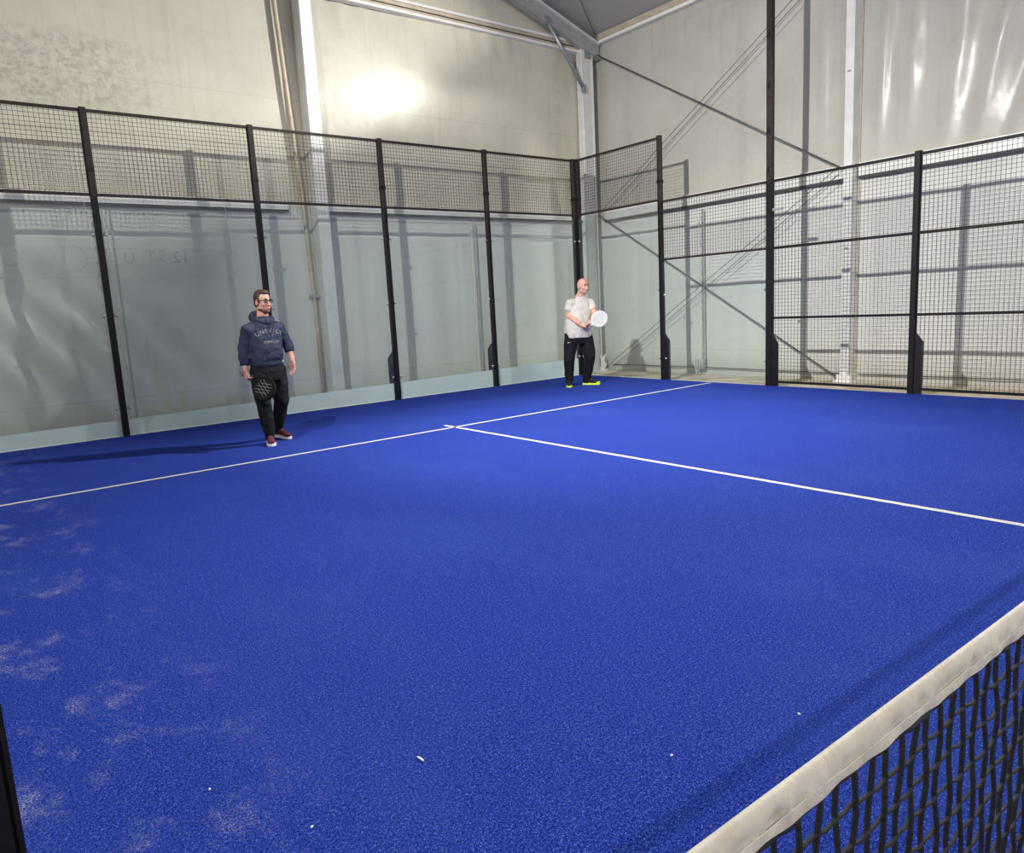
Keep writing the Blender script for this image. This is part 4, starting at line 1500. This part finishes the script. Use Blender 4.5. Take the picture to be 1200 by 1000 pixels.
# ------------------------------------------------------------------ light
def flood(loc, target, power, size=(0.13, 0.11), spread=170, col=(1.0, 0.965, 0.90)):
    ld = bpy.data.lights.new('floodlight', 'AREA')
    ld.shape = 'RECTANGLE'
    ld.size, ld.size_y = size
    ld.energy = power
    ld.color = col
    ld.spread = math.radians(spread)
    lo = bpy.data.objects.new('floodlight', ld)
    COL.objects.link(lo)
    lo.location = loc
    d = Vector(target) - Vector(loc)
    lo.rotation_euler = d.to_track_quat('-Z', 'Y').to_euler()
    return lo


flood((-4.75, 4.5, 5.65), (5.5, 7.0, 0.9), 305, spread=88)
flood((4.45, 4.5, 6.15), (-4.2, 9.2, -0.2), 520, spread=125)
flood((-4.75, 4.5, 5.50), (-0.5, 1.0, 0.0), 105, spread=105)
flood((4.45, 4.5, 6.00), (-0.5, 1.5, 0.0), 105, spread=110)
flood((-4.75, -4.5, 5.72), (1.5, -2.0, 1.0), 300)
flood((4.6, -4.5, 5.72), (-1.5, -2.0, 1.0), 300)

w = bpy.data.worlds.new('World')
scene.world = w
w.use_nodes = True
w.node_tree.nodes['Background'].inputs[0].default_value = (0.8, 0.85, 0.9, 1)
w.node_tree.nodes['Background'].inputs[1].default_value = 0.15

# ------------------------------------------------------------------ camera
cam = bpy.data.cameras.new('Camera')
cam.sensor_width = 36
cam.lens = 864.46 / 1200 * 36
cam.clip_start = 0.05
co = bpy.data.objects.new('Camera', cam)
COL.objects.link(co)
yaw, pitch, roll = 0.65642, -0.16152, -0.05349
fw = Vector((math.sin(yaw) * math.cos(pitch), math.cos(yaw) * math.cos(pitch), math.sin(pitch)))
r0 = Vector((math.cos(yaw), -math.sin(yaw), 0))
u0 = r0.cross(fw)
r2 = r0 * math.cos(roll) + u0 * math.sin(roll)
u2 = -r0 * math.sin(roll) + u0 * math.cos(roll)
mm = Matrix((r2, u2, -fw)).transposed().to_4x4()
mm.translation = Vector((-4.7516, -0.3604, 1.3708))
co.matrix_world = mm
scene.camera = co

scene.view_settings.view_transform = 'Standard'
scene.view_settings.look = 'None'
scene.view_settings.exposure = 0.0
scene.cycles.use_denoising = True
scene.cycles.max_bounces = 10
scene.cycles.transparent_max_bounces = 16
